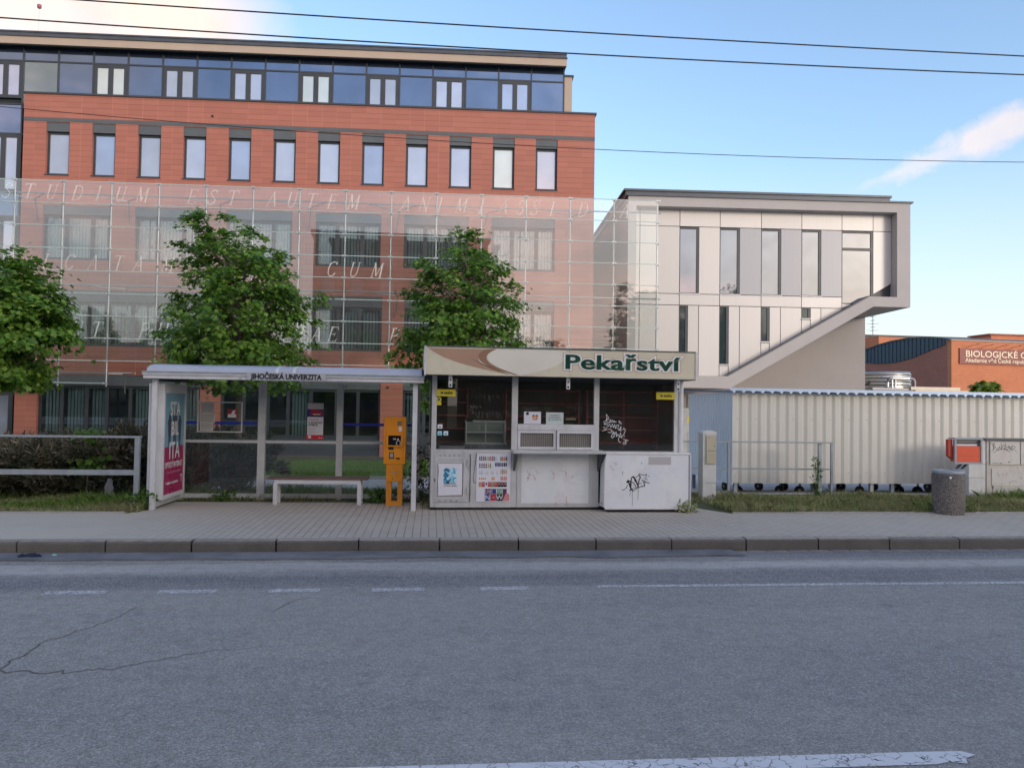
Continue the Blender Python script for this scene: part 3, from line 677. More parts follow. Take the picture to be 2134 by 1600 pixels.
word('ANIMI', [846, 884, 916, 961, 1003], 9.28); word('ASSIDUA', [1050, 1085, 1115, 1150, 1215, 1259, 1303], 9.28)
word('LICATA', [50, 97, 148, 198, 249, 292], 6.70); word('MAGNA', [352, 402, 450, 498, 545], 6.70); word('CUM', [694, 741, 788], 6.70)
word('UT', [168, 208], 4.22); word('PHILOSOPHIAE', [308, 345, 378, 412, 448, 484, 520, 556, 592, 634, 666, 700], 4.22); word('P', [827], 4.22)
word('RUM', [-12, 30, 76], 2.66)
# ================================================================== WHITE BUILDING
FW = Fr(2.6, 1600, 28.0)
wb = thing('cantilevered_building', 'pale panel clad building with a grey cantilevered frame and sloping underside', 'building', FW, 0, 0, -.47)
YB = 3.3
fm_ = MB()
fm_.prism([(-5.2, 9.32), (5.33, 9.32), (4.83, 8.97), (-4.9, 8.97)][::-1], 0, YB)                # top band
fm_.prism([(5.33, 9.32), (5.33, 5.46), (4.83, 5.83), (4.83, 8.97)][::-1], 0, YB)                # right band
fm_.prism([(5.33, 5.46), (3.94, 5.46), (3.79, 5.83), (4.83, 5.83)][::-1], 0, YB)                # bottom band right
fm_.prism([(3.94, 5.46), (-1.41, 2.36), (-1.48, 2.81), (3.79, 5.83)][::-1], 0, YB)              # diagonal
fm_.prism([(-1.41, 2.36), (-5.2, 2.36), (-4.9, 2.81), (-1.48, 2.81)][::-1], 0, YB)              # bottom band left
fm_.prism([(-5.2, 2.36), (-5.2, 9.32), (-4.9, 8.97), (-4.9, 2.81)][::-1], 0, YB)                # left
fm_.build('frame', BOXR, wb)
B(-5.27, 5.42, -.06, YB+8, 9.322, 9.38).build('coping', ROOFM, wb)
ff = MB().box(-5.12, 5.13, 1.0, 9, 9.382, 9.62).box(-5.12, 5.10, .98, 9, 9.62, 9.78).box(-5.18, 5.15, .93, 9, 9.78, 9.86)
ff.build('roof', ROOFM, wb)
# panel wall clipped by the diagonal
XV = [-4.9, -4.68, -3.19, -1.68, -.12, 1.41, 2.94, 4.13, 4.83]
UP = [(-3.19, -2.47), (-1.68, -.94), (-.12, .62), (1.41, 2.14)]
LOW = [(-3.19, -2.87, 2.9), (-1.68, -1.34, 3.26), (-.12, .20, 4.13), (1.41, 1.75, 5.02)]
def zd(x): return 2.81+(x+1.48)*(5.83-2.81)/(3.79+1.48) if x > -1.48 else 2.81
opsU = [(a, b, 5.86, 8.31) for a, b in UP]+[(2.94, 4.13, 5.60, 8.31)]
opsL = [(a, b, c, 5.42) for a, b, c in LOW]
pw = MB().use(PANEL)
allx = sorted({*XV, *[v for a, b in UP for v in (a, b)], *[b for a, b, c in LOW]})
G_ = .012
def pan(a, b, c, d, m=PANEL):
    pw.use(m); za, zb_ = max(c, zd(a)-.05), max(c, zd(b)-.05)
    if d <= min(za, zb_)+.01: return
    if za >= d: return
    poly = [(a+G_, za+G_), (b-G_, zb_+G_), (b-G_, d-G_), (a+G_, d-G_)]
    if zb_ > d-.02:
        t = (d-za)/(zb_-za); poly = [(a+G_, za+G_), (a+G_+(b-a-2*G_)*t, d-G_), (a+G_, d-G_)]
    pw.prism(poly, .40, .44)
for a, b in zip(XV, XV[1:]): pan(a, b, 8.34, 8.99)
for a, b in zip(XV, XV[1:]):
    u = [q for q in UP if abs(q[0]-a) < .01]
    if u: 
        gx = u[0][1]; pan(gx, b, 5.84, 8.34, PANELG if a > -2 else PANEL)
        pan(a, b, 5.42, 5.84)
    elif abs(a-2.94) < .01: pass
    else: pan(a, b, 5.84, 8.34); pan(a, b, 5.42, 5.84)
pan(2.94, 4.13, 5.42, 5.60); 
for a, b in zip(XV, XV[1:]):
    l = [q for q in LOW if abs(q[0]-a) < .01]
    if l:
        x1, zb_ = l[0][1], l[0][2]; mid = (a+b)/2
        pan(a, x1, 2.81, zb_-.04); pan(x1, mid-.03, 2.81, 5.42); pan(mid-.03, b, 2.81, 5.42)
    else: pan(a, b, 2.81, 5.42)
pw.build('cladding_panels', None, wb)
bk = MB(); bk.prism([(-4.9, 2.81), (-1.48, 2.81), (3.79, 5.83), (4.83, 5.83), (4.83, 8.97), (-4.9, 8.97)], .47, .5); bk.build('panel_backing', DARK, wb)
for k, (a, b, c, d) in enumerate(opsU+opsL):
    big = k == 4
    f = MB(); y = .405
    f.box(b-.09, b, y, y+.06, c, d).box(a, b-.09, y, y+.06, d-.055, d).box(a, a+.02, y, y+.06, c, d-.055).box(a+.02, b-.09, y, y+.06, c, c+.03)
    if big: f.box(a+.02, b-.09, y+.002, y+.058, 7.60, 7.70)
    if k == 8: f.box(a+.02, b-.09, y+.002, y+.058, 5.0, 5.02)
    fo = f.build('window', DARK, wb)
    if c > 5.5: B(a+.02, b-.09, y+.03, y+.04, c+.03, d-.055).build('pane', PWB, fo)
    else: B(a+.02, b-.09, y+.03, y+.04, c+.03, d-.055).build('pane', PDK, fo)
    if not big: B(a-.02, b+.02, .36, .47, c-.03, c-.002).build('sill', ALUW, wb)
MB().prism([(-1.5, 2.812), (3.77, 5.832), (3.80, 5.872), (-1.5, 2.852)], -.02, .40).build('ledge_flashing', ROOFM, wb)
# rear volume below and side wall
B(-4.9, 5.33, YB+.001, YB+9, -.6, 9.3).build('rear_wall', GREYR, wb)
B(-5.2, -4.9, YB+.001, YB+9, -.6, 9.31).build('side_wall', GREYR, wb)
dr = B(-2.9, -1.05, YB-.05, YB, -.45, 1.62).build('door', mat('door_grey', (.42,.45,.48), .5), wb)
lv = MB()
for k in range(9): lv.box(-2.05, -1.35, YB-.075, YB-.051, .62-k*.09-.045, .62-k*.09)
for k in range(7): lv.box(-2.05, -1.1, YB-.075, YB-.05, 1.67+k*.075, 1.67+k*.075+.045)
lv.build('louvre', mat('louvre', (.36,.38,.40), .5), dr)
B(-1.98, -1.78, YB-.058, YB-.051, .95, 1.18).build('warning_sticker', RED, dr)
B(-2.08, -1.88, YB-.056, YB-.0505, 1.05, 1.28).build('warning_sticker', YELLOW, dr)
MB().box(-1.56, -1.53, YB-.09, YB-.05, .45, .62).build('handle', DARK, dr)
KS = 1.14
bpy.context.view_layer.update()
e_ = Vector((0, 0, EYE)); wb.location = e_+(wb.location-e_)*KS; wb.location.z = -.55; dzs = (EYE+(-.47-EYE)*KS)-(-.55)
def scl(o):
    for c in o.children:
        for v in c.data.vertices: v.co = v.co*KS; v.co.z += dzs
        scl(c)
scl(wb)
ob = thing('rooftop_block', 'small pale rooftop block peeping between red office and white building', 'rooftop block', FW, -7.3, 12, -.5)
xo = FW.l(1243, 500, 20)[0]; B(xo-.9, xo+.15, 20, 21, -.5, FW.l(1243, 492, 20)[1]).build('block_body', TAN, ob); B(xo-1, xo+.25, 19.9, 21.1, FW.l(1243, 492, 20)[1]+.002, FW.l(1243, 489, 20)[1]+.06).build('block_roof', ROOFM, ob)
# ================================================================== ORANGE BRICK BUILDING WITH SIGN
FB = Fr(13, 1983, 60.0); FS = Fr(103, 1983, 60.0)
bb = thing('brick_building', 'sunlit orange brick building with a dark red name board and arched metal side roof', 'building', FB, 6, 0, -.6)
B(0, 26, 0, .4, -.6, 7.26).build('front_wall', BRICK, bb)
arc = [(.0, 7.27), (.72, 7.44), (1.8, 7.60), (2.9, 7.70), (4.7, 7.75), (6.5, 7.66), (8.3, 7.45), (10.0, 7.12), (12.5, 6.45), (15, 5.6)]
low = [(.62, 6.97), (2.4, 6.55), (4.25, 6.08), (5.7, 5.88), (7.1, 5.80), (8.6, 5.86), (10.03, 6.00), (12.5, 6.30)]
sw = MB(); sw.prism([(.4, -.6), (15, -.6), (15, 5.6), (12.5, 6.4)]+[(a, b-.02) for a, b in arc[7:0:-1]]+[(.4, 7.3)], 0, .3, 'yz'); sw.build('side_wall', BRICK2, bb)
cm = MB(); cm.prism([(.62, 7.38)]+arc[2:9]+low[::-1], -.06, -.002, 'yz')
for i in range(26):
    yy = .9+i*.46
    if yy > 12: break
    zt = np.interp(yy, [a for a, b in arc], [b for a, b in arc]); zb = np.interp(yy, [a for a, b in low], [b for a, b in low]); cm.box(-.10, -.06, yy, yy+.04, zb, zt)
cm.build('metal_cladding', DKBLUE, bb)
ra = MB()
for (a, za), (b, zb) in zip(arc, arc[1:]): ra.mesh([(-.15, a, za), (26, a, za), (26, b, zb), (-.15, b, zb), (-.15, a, za+.1), (26, a, za+.1), (26, b, zb+.1), (-.15, b, zb+.1)], [(0,3,2,1), (4,5,6,7), (0,1,5,4), (1,2,6,5), (2,3,7,6), (3,0,4,7)], False)
ra.build('arched_roof', ROOFM, bb)
B(-.05, 26.1, -.06, .45, 7.262, 7.36).build('coping', TAN, bb)
sg_ = B(.68, 12.5, -.10, -.02, 5.45, 6.68).build('name_board', SIGNR, bb)
text(sg_, 'lettering', 'BIOLOGICKÉ CENTRUM', 1.17, 6.02, -.11, .70, SIGNT, 'LEFT', .02, .008, fitw=9.15)
text(sg_, 'lettering', 'Akademie věd České republiky', 1.17, 5.60, -.11, .44, SIGNT, 'LEFT', .02, .004, fitw=6.35)
for k in range(8):
    x = 1.35+k*1.33
    MB().tube([(x, -.05, 6.72), (x+.1, -.35, 6.85), (x+.28, -.9, 6.95)], .018, 6).box(x+.2, x+.40, -1.0, -.86, 6.93, 6.98).build('sign_lamp', SIGNR, bb)
B(.6, 26, 9, 20, 7.4, 8.35).build('rear_storey', BRICK, bb)
FL = Fr(8, 1900, 82.0)
lb = thing('long_low_building', 'distant dark low building with ribbed bronze roof edge behind the brick one', 'building', FL, 5, 0, -.6)
x0 = FL.l(1780, 698)[0]; zt = FL.l(1850, 699)[1]; 
B(x0-12, 14, 0, 14, -.6, zt-.12).build('ribbed_wall', RUST, lb)
rbm = MB()
for i in range(60): rbm.box(x0-6+i*.6, x0-6+i*.6+.08, -.08, -.001, 2, zt-.2)
rbm.build('rib', mat('rib_dark', (.05,.05,.05), .7), lb)
B(x0-12.1, 14.1, -.15, 14, zt-.118, zt+.03).build('roof_edge', DARKH, lb)
xa = FL.l(2007, 697)[0]; ob = thing('orange_rooftop_storey', 'orange brick rooftop storey rising far behind the name board wall', 'building', FL, xa+4, -4, -.6)
B(xa, xa+24, -4, -1, -.6, FL.l(2007, 696, -4)[1]).build('storey_wall', BRICK, ob); B(xa-.3, xa+24, -4.2, -1, FL.l(2007, 696, -4)[1]+.002, FL.l(2007, 693.5, -4)[1]).build('storey_roof', SIGNR, ob)
an = thing('tv_antenna', 'grey television antenna mast under the overhanging white box', 'antenna', FL, FL.l(1819, 698)[0], 1, zt+.03)
ax_, at_ = FL.l(1819, 655, 1)
am = MB().tube([(ax_, 1, zt+.03), (ax_, 1, at_)], .035, 6); am.build('mast', mat('antenna_grey', (.2,.2,.22), .5), an)
for q, L2 in ((660, .7), (668, .5), (675, 1.5), (682, .5), (689, 1.4)):
    z = FL.l(1819, q, 1)[1]; MB().tube([(ax_-L2/2, 1, z), (ax_+L2/2, 1, z+.05)], .02, 5).tube([(ax_, .6, z), (ax_, 1.4, z)], .02, 5).build('element', mat('antenna_grey', (.2,.2,.22), .5), an)
# cooling plant
FT = Fr(6, 1850, 42.0)
ct = thing('cooling_tower', 'round ribbed metal cooling tank with a curved pipe behind the corrugated fence', 'cooling tower', FT, .5, 1, -.5)
pr = []
zc = 2.3
while zc < 3.78: pr += [(1.38, zc), (1.405, zc+.02), (1.405, zc+.05), (1.38, zc+.07)]; zc += .19
MB().lathe(.5, 1.2, [(1.38, -.5)]+pr+[(1.33, 3.84), (1.25, 3.84)], 48).build('tank', TANK, ct)
rg = MB()
for k in range(9): rg.tube([(.5+1.408*math.cos(t*math.pi/24), 1.2+1.408*math.sin(t*math.pi/24), 2.3+k*.19) for t in range(49)], .012, 5, False)
rg.build('hoop', DARK, ct)
pp = MB().tube([(-.25, -.35, 2.9), (-.25, -.35, 3.25), (-.2, -.35, 3.37), (-.08, -.35, 3.42), (1.15, -.35, 3.42), (1.27, -.35, 3.37), (1.32, -.35, 3.25), (1.32, -.35, 2.9)], .085, 12)
pp.build('pipe', mat('pipe_grey', (.22,.22,.24), .5, .3), ct)
MB().tube([(.02, -.35, 3.42), (1.0, -.35, 3.42)], .095, 12).tube([(-.25, -.35, 3.2), (-.25, -.35, 2.95)], .1, 12).build('pipe_lagging', TANK, ct)
MB().box(-.0, .05, -.4, -.3, 2.9, 3.5).box(.2, .24, -.4, -.3, 2.9, 3.5).build('bracket', STEEL, ct)
MB().tube([(-3.2, .6, 3.18), (-.8, .6, 3.18)], .09, 10).build('feed_pipe', DARK, ct)
cu_ = thing('chiller_unit', 'beige slatted chiller unit in front of the round cooling tank', 'chiller', FT, 1.5, -1, -.5)
b_ = MB().box(-1.6, .7, -1.2, 0, -.5, 2.86); b_.build('louvred_box', mat('chiller_grey', (.30,.30,.31), .5, .3), cu_)
l_ = MB()
for k in range(8): l_.box(-1.6, .7, -1.23, -1.201, 2.1+k*.09, 2.14+k*.09)
l_.build('louvre', mat('chiller_slat', (.16,.16,.17), .5), cu_)
BG2 = mat('chiller_beige', (.62,.54,.42), .5)
c2 = MB().box(.701, 3.4, -.6, 0, -.5, 2.82).box(.5, 3.3, -1.3, -.61, 2.78, 2.95); c2.build('casing', BG2, cu_)
c3 = MB().box(.72, 3.75, -1.35, -1.31, 2.70, 2.77)
for k in range(11): c3.box(.9+k*.26, 1.0+k*.26, -1.35, -1.31, 2.2, 2.699)
c3.build('slatted_guard', BG2, cu_); B(.72, 3.7, -1.2, -.61, -.5, 2.6).build('dark_coil', BLACK, cu_)
# ================================================================== CORRUGATED BIN STORE
FC = Fr(6, 1527, 15.4)
bs = thing('bin_store', 'pale corrugated sheet bin store with blue end and wavy blue roof edge', 'bin store', FC, 4, 1, -.1)
def corr(x0, x1, pitch, dep, z0, z1, y, prof=((0, 0), (.46, 0), (.54, 1), (.70, 1), (1.0, 0))):
    mb = MB(); pts = []; x = x0
    while x < x1-1e-6:
        for t, d in prof[:-1]: 
            if x+t*pitch <= x1: pts.append((x+t*pitch, y+d*dep))
        x += pitch
    pts.append((x1, y))
    fs = []; n = len(pts)
    mb.mesh([(a, b, z0) for a, b in pts]+[(a, b, z1) for a, b in pts]+[(a, b+.004, z0) for a, b in pts]+[(a, b+.004, z1) for a, b in pts],
            [(i, i+1, n+i+1, n+i) for i in range(n-1)]+[(2*n+i, 3*n+i, 3*n+i+1, 2*n+i+1) for i in range(n-1)]+[(i, 2*n+i, 2*n+i+1, i+1) for i in range(n-1)])
    return mb
corr(0.0, 9.4, .1965, .026, .13, 1.93, 0).build('front_sheet', CORR, bs)
sc_ = MB(); sb = corr(-2.6, 0, .14, .012, .10, 1.94, 0)
sb.v = [(b-.004, -a, z) for a, b, z in sb.v]; sb.build('end_sheet', CORRB, bs)
rs_ = MB(); nW = 400; ptsr = []
for i in range(nW+1):
    x = -.12+9.6*i/nW; ph = (x/.197) % 1.0; h = .0
    h = .028*(0.5-0.5*math.cos(2*math.pi*ph)); h = .03 if ph < .6 else .03-.03*math.sin((ph-.6)/.4*math.pi)
    ptsr.append((x, h))
n = len(ptsr); rs_.mesh([(a, -.16, 1.955+h) for a, h in ptsr]+[(a, 2.75, 2.00+h) for a, h in ptsr]+[(a, -.16, 1.947+h) for a, h in ptsr]+[(a, 2.75, 1.99+h) for a, h in ptsr],
    [(i, i+1, n+i+1, n+i) for i in range(n-1)]+[(2*n+i, 3*n+i, 3*n+i+1, 2*n+i+1) for i in range(n-1)]+[(2*n+i, 2*n+i+1, i+1, i) for i in range(n-1)])
rs_.build('roof_sheet', ROOFB, bs)
fsd = MB(); fsd.mesh([(a, -.166, 1.925+h*1.6) for a, h in ptsr]+[(a, -.166, 2.03) for a, h in ptsr]+[(a, -.161, 1.925+h*1.6) for a, h in ptsr]+[(a, -.161, 2.03) for a, h in ptsr], [(i, i+1, n+i+1, n+i) for i in range(n-1)]+[(2*n+i+1, 2*n+i, 3*n+i, 3*n+i+1) for i in range(n-1)]+[(i, 2*n+i, 2*n+i+1, i+1) for i in range(n-1)]+[(n+i, n+i+1, 3*n+i+1, 3*n+i) for i in range(n-1)])
fsd.build('drip_edge', ROOFB, bs)
for x in (.06, 2.95, 3.4, 6.1, 8.9):
    B(x, x+.07, .05, .12, -.2, .125).build('post', GALV, bs); B(x, x+.07, 2.5, 2.57, -.3, 1.9).build('post', GALV, bs)
B(0.02, 9.4, .045, .075, .15, .2).build('rail', GALV, bs); B(0.02, 9.4, .045, .075, 1.4, 1.45).build('rail', GALV, bs)
sc2 = MB()
for i in range(0, 45, 2):
    x = .09+i*.1965
    for z in (.35, 1.42): sc2.box(x+random.choice((0, .19)), x+.012+random.choice((0,)), -.004, 0.0, z, z+.012) if 0 else sc2.mesh([(x-.007, -.003, z-.007), (x+.007, -.003, z-.007), (x+.007, -.003, z+.007), (x-.007, -.003, z+.007)], [(0, 1, 2, 3)])
sc2.build('screws', INKG, bs)
# wheeled containers inside
def container(x, lab, yaw=0):
    t = thing('waste_container', lab, 'waste container', FC, x+.62, .9, gz(16.2), 'wheeled waste containers in the corrugated store')
    z0 = gz(16.2)
    b = MB(); b.mesh([(x+.1, .55, z0+.28), (x+1.14, .55, z0+.28), (x+1.14, 1.45, z0+.28), (x+.1, 1.45, z0+.28), (x, .4, z0+1.2), (x+1.24, .4, z0+1.2), (x+1.24, 1.55, z0+1.2), (x, 1.55, z0+1.2)], [(0,3,2,1), (4,5,6,7), (0,1,5,4), (1,2,6,5), (2,3,7,6), (3,0,4,7)])
    b.build('body', mat('container_grey', (.05,.055,.05), .6), t)
    MB().box(x-.03, x+1.27, .36, 1.6, z0+1.21, z0+1.27).build('lid', mat('container_grey', (.05,.055,.05), .6), t)
    for cx, cy, a in ((x+.16, .55, .3), (x+1.08, .58, 1.4), (x+.22, 1.4, 1.3), (x+1.0, 1.42, 1.5)):
        a += random.uniform(-.5, .5); d = Vector((math.sin(a), math.cos(a)))
        w_ = MB(); w_.tube([(cx-d.x*.025, cy-d.y*.025, z0+.1), (cx+d.x*.025, cy+d.y*.025, z0+.1)], .10, 22); wo = w_.build('caster_wheel', BLACK, t)
        MB().tube([(cx, cy, z0+.285), (cx+.03*d.y, cy-.03*d.x, z0+.12)], .02, 6).tube([(cx-d.x*.032, cy-d.y*.032, z0+.1), (cx+d.x*.032, cy+d.y*.032, z0+.1)], .03, 8).build('fork', GALV, wo)
for x, lab in ((.18, 'black wheels of the container at the blue end of the store'), (1.52, 'black wheels of the container behind the railing end'), (2.85, 'black wheels of the container right of the railing'), (4.15, 'black wheels of the container behind the litter bin'), (5.6, 'container mostly hidden behind the switch cabinet')): container(x, lab)
# ================================================================== BUS SHELTER
FH = Fr(5, 318, 11.3)
sh = thing('bus_shelter', 'aluminium and glass bus shelter with curved roof and stop name board', 'bus shelter', FH, 1.9, .6, 0)
YK = 1.25
def post(x0, x1, y0, y1, z0, z1, m=ALUW): B(x0, x1, y0, y1, z0, z1).build('post', m, sh)
post(-.01, .06, 0, .07, 0, 1.915); post(3.80, 3.87, 0, .07, 0, 1.915)
post(1.23, 1.345, YK-.02, YK+.08, 0, 1.93, ALU); post(2.50, 2.60, YK-.02, YK+.08, 0, 1.93, ALU); post(-.02, .05, YK-.02, YK+.08, 0, 1.93, ALU); post(3.80, 3.87, YK-.02, YK+.08, 0, 1.93, ALU)
for a, b in ((.052, 1.228), (1.347, 2.498), (2.602, 3.798)):
    MB().box(a, b, YK, YK+.05, .93, .975).build('cross_rail', ALU, sh)
    MB().box(a, b, YK, YK+.05, .03, .10).build('bottom_rail', ALU, sh)
    B(a, b, YK+.02, YK+.028, .10, .93).build('glass_pane', GSHEL, sh); B(a, b, YK+.02, YK+.028, .975, 1.93).build('glass_pane', GSHEL, sh)
for a, b in ((.052, 1.228), (2.602, 3.798)): B(a, b, YK+.012, YK+.019, 1.235, 1.275).build('blue_stripe', BLUE, sh)
# roof: barrel in cross section
prof = [(-.10, 2.035), (-.08, 2.085), (-.02, 2.115), (.12, 2.14), (.4, 2.16), (.8, 2.16), (1.2, 2.13), (1.42, 2.09)]
rp = MB(); n = len(prof)
inn = [(a, b-.012) for a, b in prof]
rp.prism(prof+inn[::-1], -.06, 3.93, 'yz'); 
roofm = mat('roof_plastic', (.38,.42,.49), .3, 0, .12, 1.0)
ro_ = rp.build('roof', roofm, sh)
for x in (1.78, 2.03): 
    rr_ = MB(); p2 = [(a-.004, b+.004) for a, b in prof]; rr_.prism(p2+[(a, b-.001) for a, b in prof][::-1], x, x+.04, 'yz'); rr_.build('roof_strip', ALUW, sh)
fs_ = MB().box(-.11, 3.97, -.14, 0.0, 1.98, 2.034).box(-.10, 3.96, -.12, -.0, 1.925, 1.979); fs_.build('fascia', ALUW, sh, .004)
MB().box(-.112, 3.972, -.142, -.138, 2.0, 2.034).build('fascia_trim', GALV, sh)
MB().box(-.10, -.07, 0.001, 1.45, 1.96, 2.03).box(3.93, 3.96, .001, 1.45, 1.96, 2.03).box(-.07, 3.93, 1.40, 1.45, 1.96, 2.08).build('roof_frame', ALU, sh)
ep = MB(); ep.prism(prof[1:]+[(1.42, 2.03), (-.08, 2.03)], -.06, -.045, 'yz').prism(prof[1:]+[(1.42, 2.03), (-.08, 2.03)], 3.915, 3.93, 'yz'); ep.build('roof_end', roofm, sh)
nb = B(1.38, 2.52, -.155, -.143, 1.925, 2.04).build('stop_name_board', mat('name_board', (.40,.42,.45), .5), sh)
text(nb, 'lettering', 'JIHOČESKÁ UNIVERZITA', 1.95, 1.945, -.157, .105, INK, 'CENTER', .001, .0048, fitw=1.03)
B(1.24, 1.33, -.126, -.1205, 1.93, 1.965).build('sticker', PAPER, sh); text(sh, 'sticker_print', 'ШAP', 1.285, 1.938, -.127, .03, INK)
# ceiling fittings
for x in (.35, 1.05, 2.62, 3.3): MB().box(x, x+.05, YK-.05, YK+.0, 1.86, 1.89).build('glass_clip', STEEL, sh)
# advertising light box at the left end
lbx = B(-.10, .11, .12, 1.10, .13, 1.86).build('light_box', ALUW, sh, .01)
lf = MB().box(.111, .13, .12, .17, .13, 1.86).box(.111, .13, 1.05, 1.10, .13, 1.86).box(.111, .13, .17, 1.05, .13, .19).box(.111, .13, .17, 1.05, 1.72, 1.86); lf.build('light_box_frame', ALUW, lbx)
po_ = MB().use(MAG); po_.box(.112, .118, .17, 1.05, .19, .90); po_.use(CYAN).box(.112, .118, .17, 1.05, .901, 1.72)
po_.build('poster', None, lbx)
SK = mat('figure_print', (.05,.055,.09), .4)
fg = MB().use(SK)
for cy, cz, s_ in ((.40, 1.0, 1.0), (.62, 1.03, 1.15), (.84, 1.03, .9)):
    fg.prism([(cy-.06*s_, cz-.25*s_), (cy-.01, cz), (cy+.03, cz-.25*s_), (cy+.06*s_, cz-.25*s_), (cy+.05*s_, cz+.05*s_), (cy+.09*s_, cz+.30*s_), (cy+.05*s_, cz+.34*s_), (cy+.03*s_, cz+.44*s_), (cy-.03*s_, cz+.44*s_), (cy-.05*s_, cz+.34*s_), (cy-.09*s_, cz+.28*s_), (cy-.05*s_, cz+.05*s_)], .1185, .1195, 'yz')
fg.build('poster_figures', None, lbx)
for s_, z, sz in (('STA', 1.38, .30), ('BIL', 1.08, .30), ('ITA', .72, .36)): text(lbx, 'poster_lettering', s_, .62, z, .1205, sz, WHITE, 'CENTER', .0005, .004, sx=.85, plane='side')
text(lbx, 'poster_lettering', 'OPTICKÝ INTERNET',   .61, .585, .1205, .12, WHITE, 'CENTER', .0005, .002, sx=.70, plane='side')
text(lbx, 'poster_lettering', 'rychlost pro celou domácnost', .61, .50, .1205, .05, mat('pink_print', (.6,.25,.35), .5), 'CENTER', .0005, 0, plane='side')
text(lbx, 'poster_lettering', 'V nabídce i bez závazku', .55, .335, .1205, .058, WHITE, 'CENTER', .0005, .001, plane='side')
text(lbx, 'poster_lettering', 'T', .96, .33, .1205, .16, WHITE, 'CENTER', .0005, .002, plane='side')
B(-.0, .05, .07, YK-.02, .03, .105).build('side_rail', ALU, sh)
MB().box(-.1, .2, .3, 1.0, 1.90, 1.95).tube([(.0, .5, 1.93), (.3, .55, 1.91)], .012, 6).build('lamp_housing', DARK, sh)
# timetable case
fx = MB(); x0, x1, z0, z1 = .27, .985, 1.10, 1.60
fx.box(x0, x1, YK-.05, YK-.03, z0, z0+.018).box(x0, x1, YK-.05, YK-.03, z1-.018, z1).box(x0, x0+.018, YK-.05, YK-.03, z0+.018, z1-.018).box(x1-.018, x1, YK-.05, YK-.03, z0+.018, z1-.018)
tcx = fx.build('timetable_frame', ALU, sh)
for a, b, c, d in ((.315, .53, 1.40, 1.585), (.305, .545, 1.25, 1.40), (.31, .52, 1.125, 1.255)):
    pp_ = MB().use(mat('old_paper', (.50,.49,.46), .7)); yq = YK-.030+.004*(c > 1.3)-.004*(.2 < b-a-.03); pp_.box(a, b, yq, yq+.002, c, d); pp_.use(INKG); z = d-.02
    while z > c+.02:
        x = a+.015
        while x < b-.03:
            l2 = random.uniform(.01, .03); pp_.box(x, min(x+l2, b-.01), yq-.0012, yq-.0002, z, z+.004); x += l2+.008
        z -= .011
    pp_.build('timetable_sheet', None, tcx)
ps = MB().use(mat('notice_red', (.35,.03,.03), .5)); yq = YK-.028; ps.box(.74, .90, yq, yq+.002, 1.34, 1.48); ps.use(PAPER).box(.75, .88, yq-.0015, yq-.0003, 1.345, 1.40); ps.prism([(.80, 1.39), (.85, 1.39), (.87, 1.47), (.82, 1.45)], yq-.0025, yq-.0016); ps.build('notice_sheet', None, tcx)
# red transit poster
pt = MB().use(PAPER); yq = YK+.010
X0, X1 = 2.02, 2.28
pt.box(X0, X1, yq, yq+.003, 1.005, 1.60); pt.use(mat('poster_grey', (.48,.44,.42), .5)).box(X0, X1, yq-.001, yq-.0002, 1.50, 1.60); pt.use(RED)
R2 = mat('bus_red', (.40,.012,.03), .4); R3 = mat('poster_red', (.62,.02,.03), .4); VI = mat('poster_violet', (.05,.03,.20), .4)
pt.use(VI).box(X0, X1, yq-.001, yq-.0002, 1.372, 1.4999); pt.use(R2).prism([(X0+.05, 1.40), (X1-.02, 1.39), (X1-.01, 1.47), (X0+.06, 1.50)], yq-.002, yq-.0012); pt.use(PAPER).box(X0+.09, X1-.05, yq-.003, yq-.0022, 1.405, 1.42); pt.use(INK).box(X0+.07, X1-.04, yq-.003, yq-.0022, 1.38, 1.402)
pt.use(R3).box(X0-.012, X1+.004, yq-.001, yq-.0002, 1.005, 1.075); pt.use(PAPER).box(X0+.02, X0+.065, yq-.002, yq-.0012, 1.02, 1.062); 
for x in (X1-.06, X1-.025): pt.box(x-.008, x+.008, yq-.002, yq-.0012, 1.018, 1.034)
pt.use(INKG)
for z in (1.18, 1.16, 1.135, 1.115, 1.10): pt.box(X0+.02, X0+random.uniform(.12, .2), yq-.0012, yq-.0003, z, z+.004)
po3 = pt.build('transit_poster', None, sh)
text(po3, 'poster_lettering', 'S APLIKACÍ', X0+.02, 1.262, yq-.002, .045, INK, 'LEFT', .0005, .001); text(po3, 'poster_lettering', 'DPMČB', X0+.02, 1.222, yq-.002, .045, INK, 'LEFT', .0005, .001)
text(po3, 'poster_lettering', 'VYBAVÍTE VŠE', X0+.02, 1.315, yq-.002, .026, R3, 'LEFT', .0005, .0005)
# bench
bn_ = thing('bench', 'narrow bench with dark wooden seat and pale metal legs in the bus shelter', 'bench', FH, 2.3, .75, 0)
B(1.52, 3.09, .62, .93, .395, .425).build('seat', WOOD, bn_, .008)
fr_ = MB().box(1.64, 2.98, .64, .68, .33, .394).box(1.64, 2.98, .86, .90, .33, .394); fr_.build('frame', ALUW, bn_)
for x in (1.625, 2.925):
    for y in (.635, .855): B(x, x+.065, y, y+.05, 0, .329 if 1 else 0).build('leg', ALUW if y < .7 else ALU, bn_, .004)
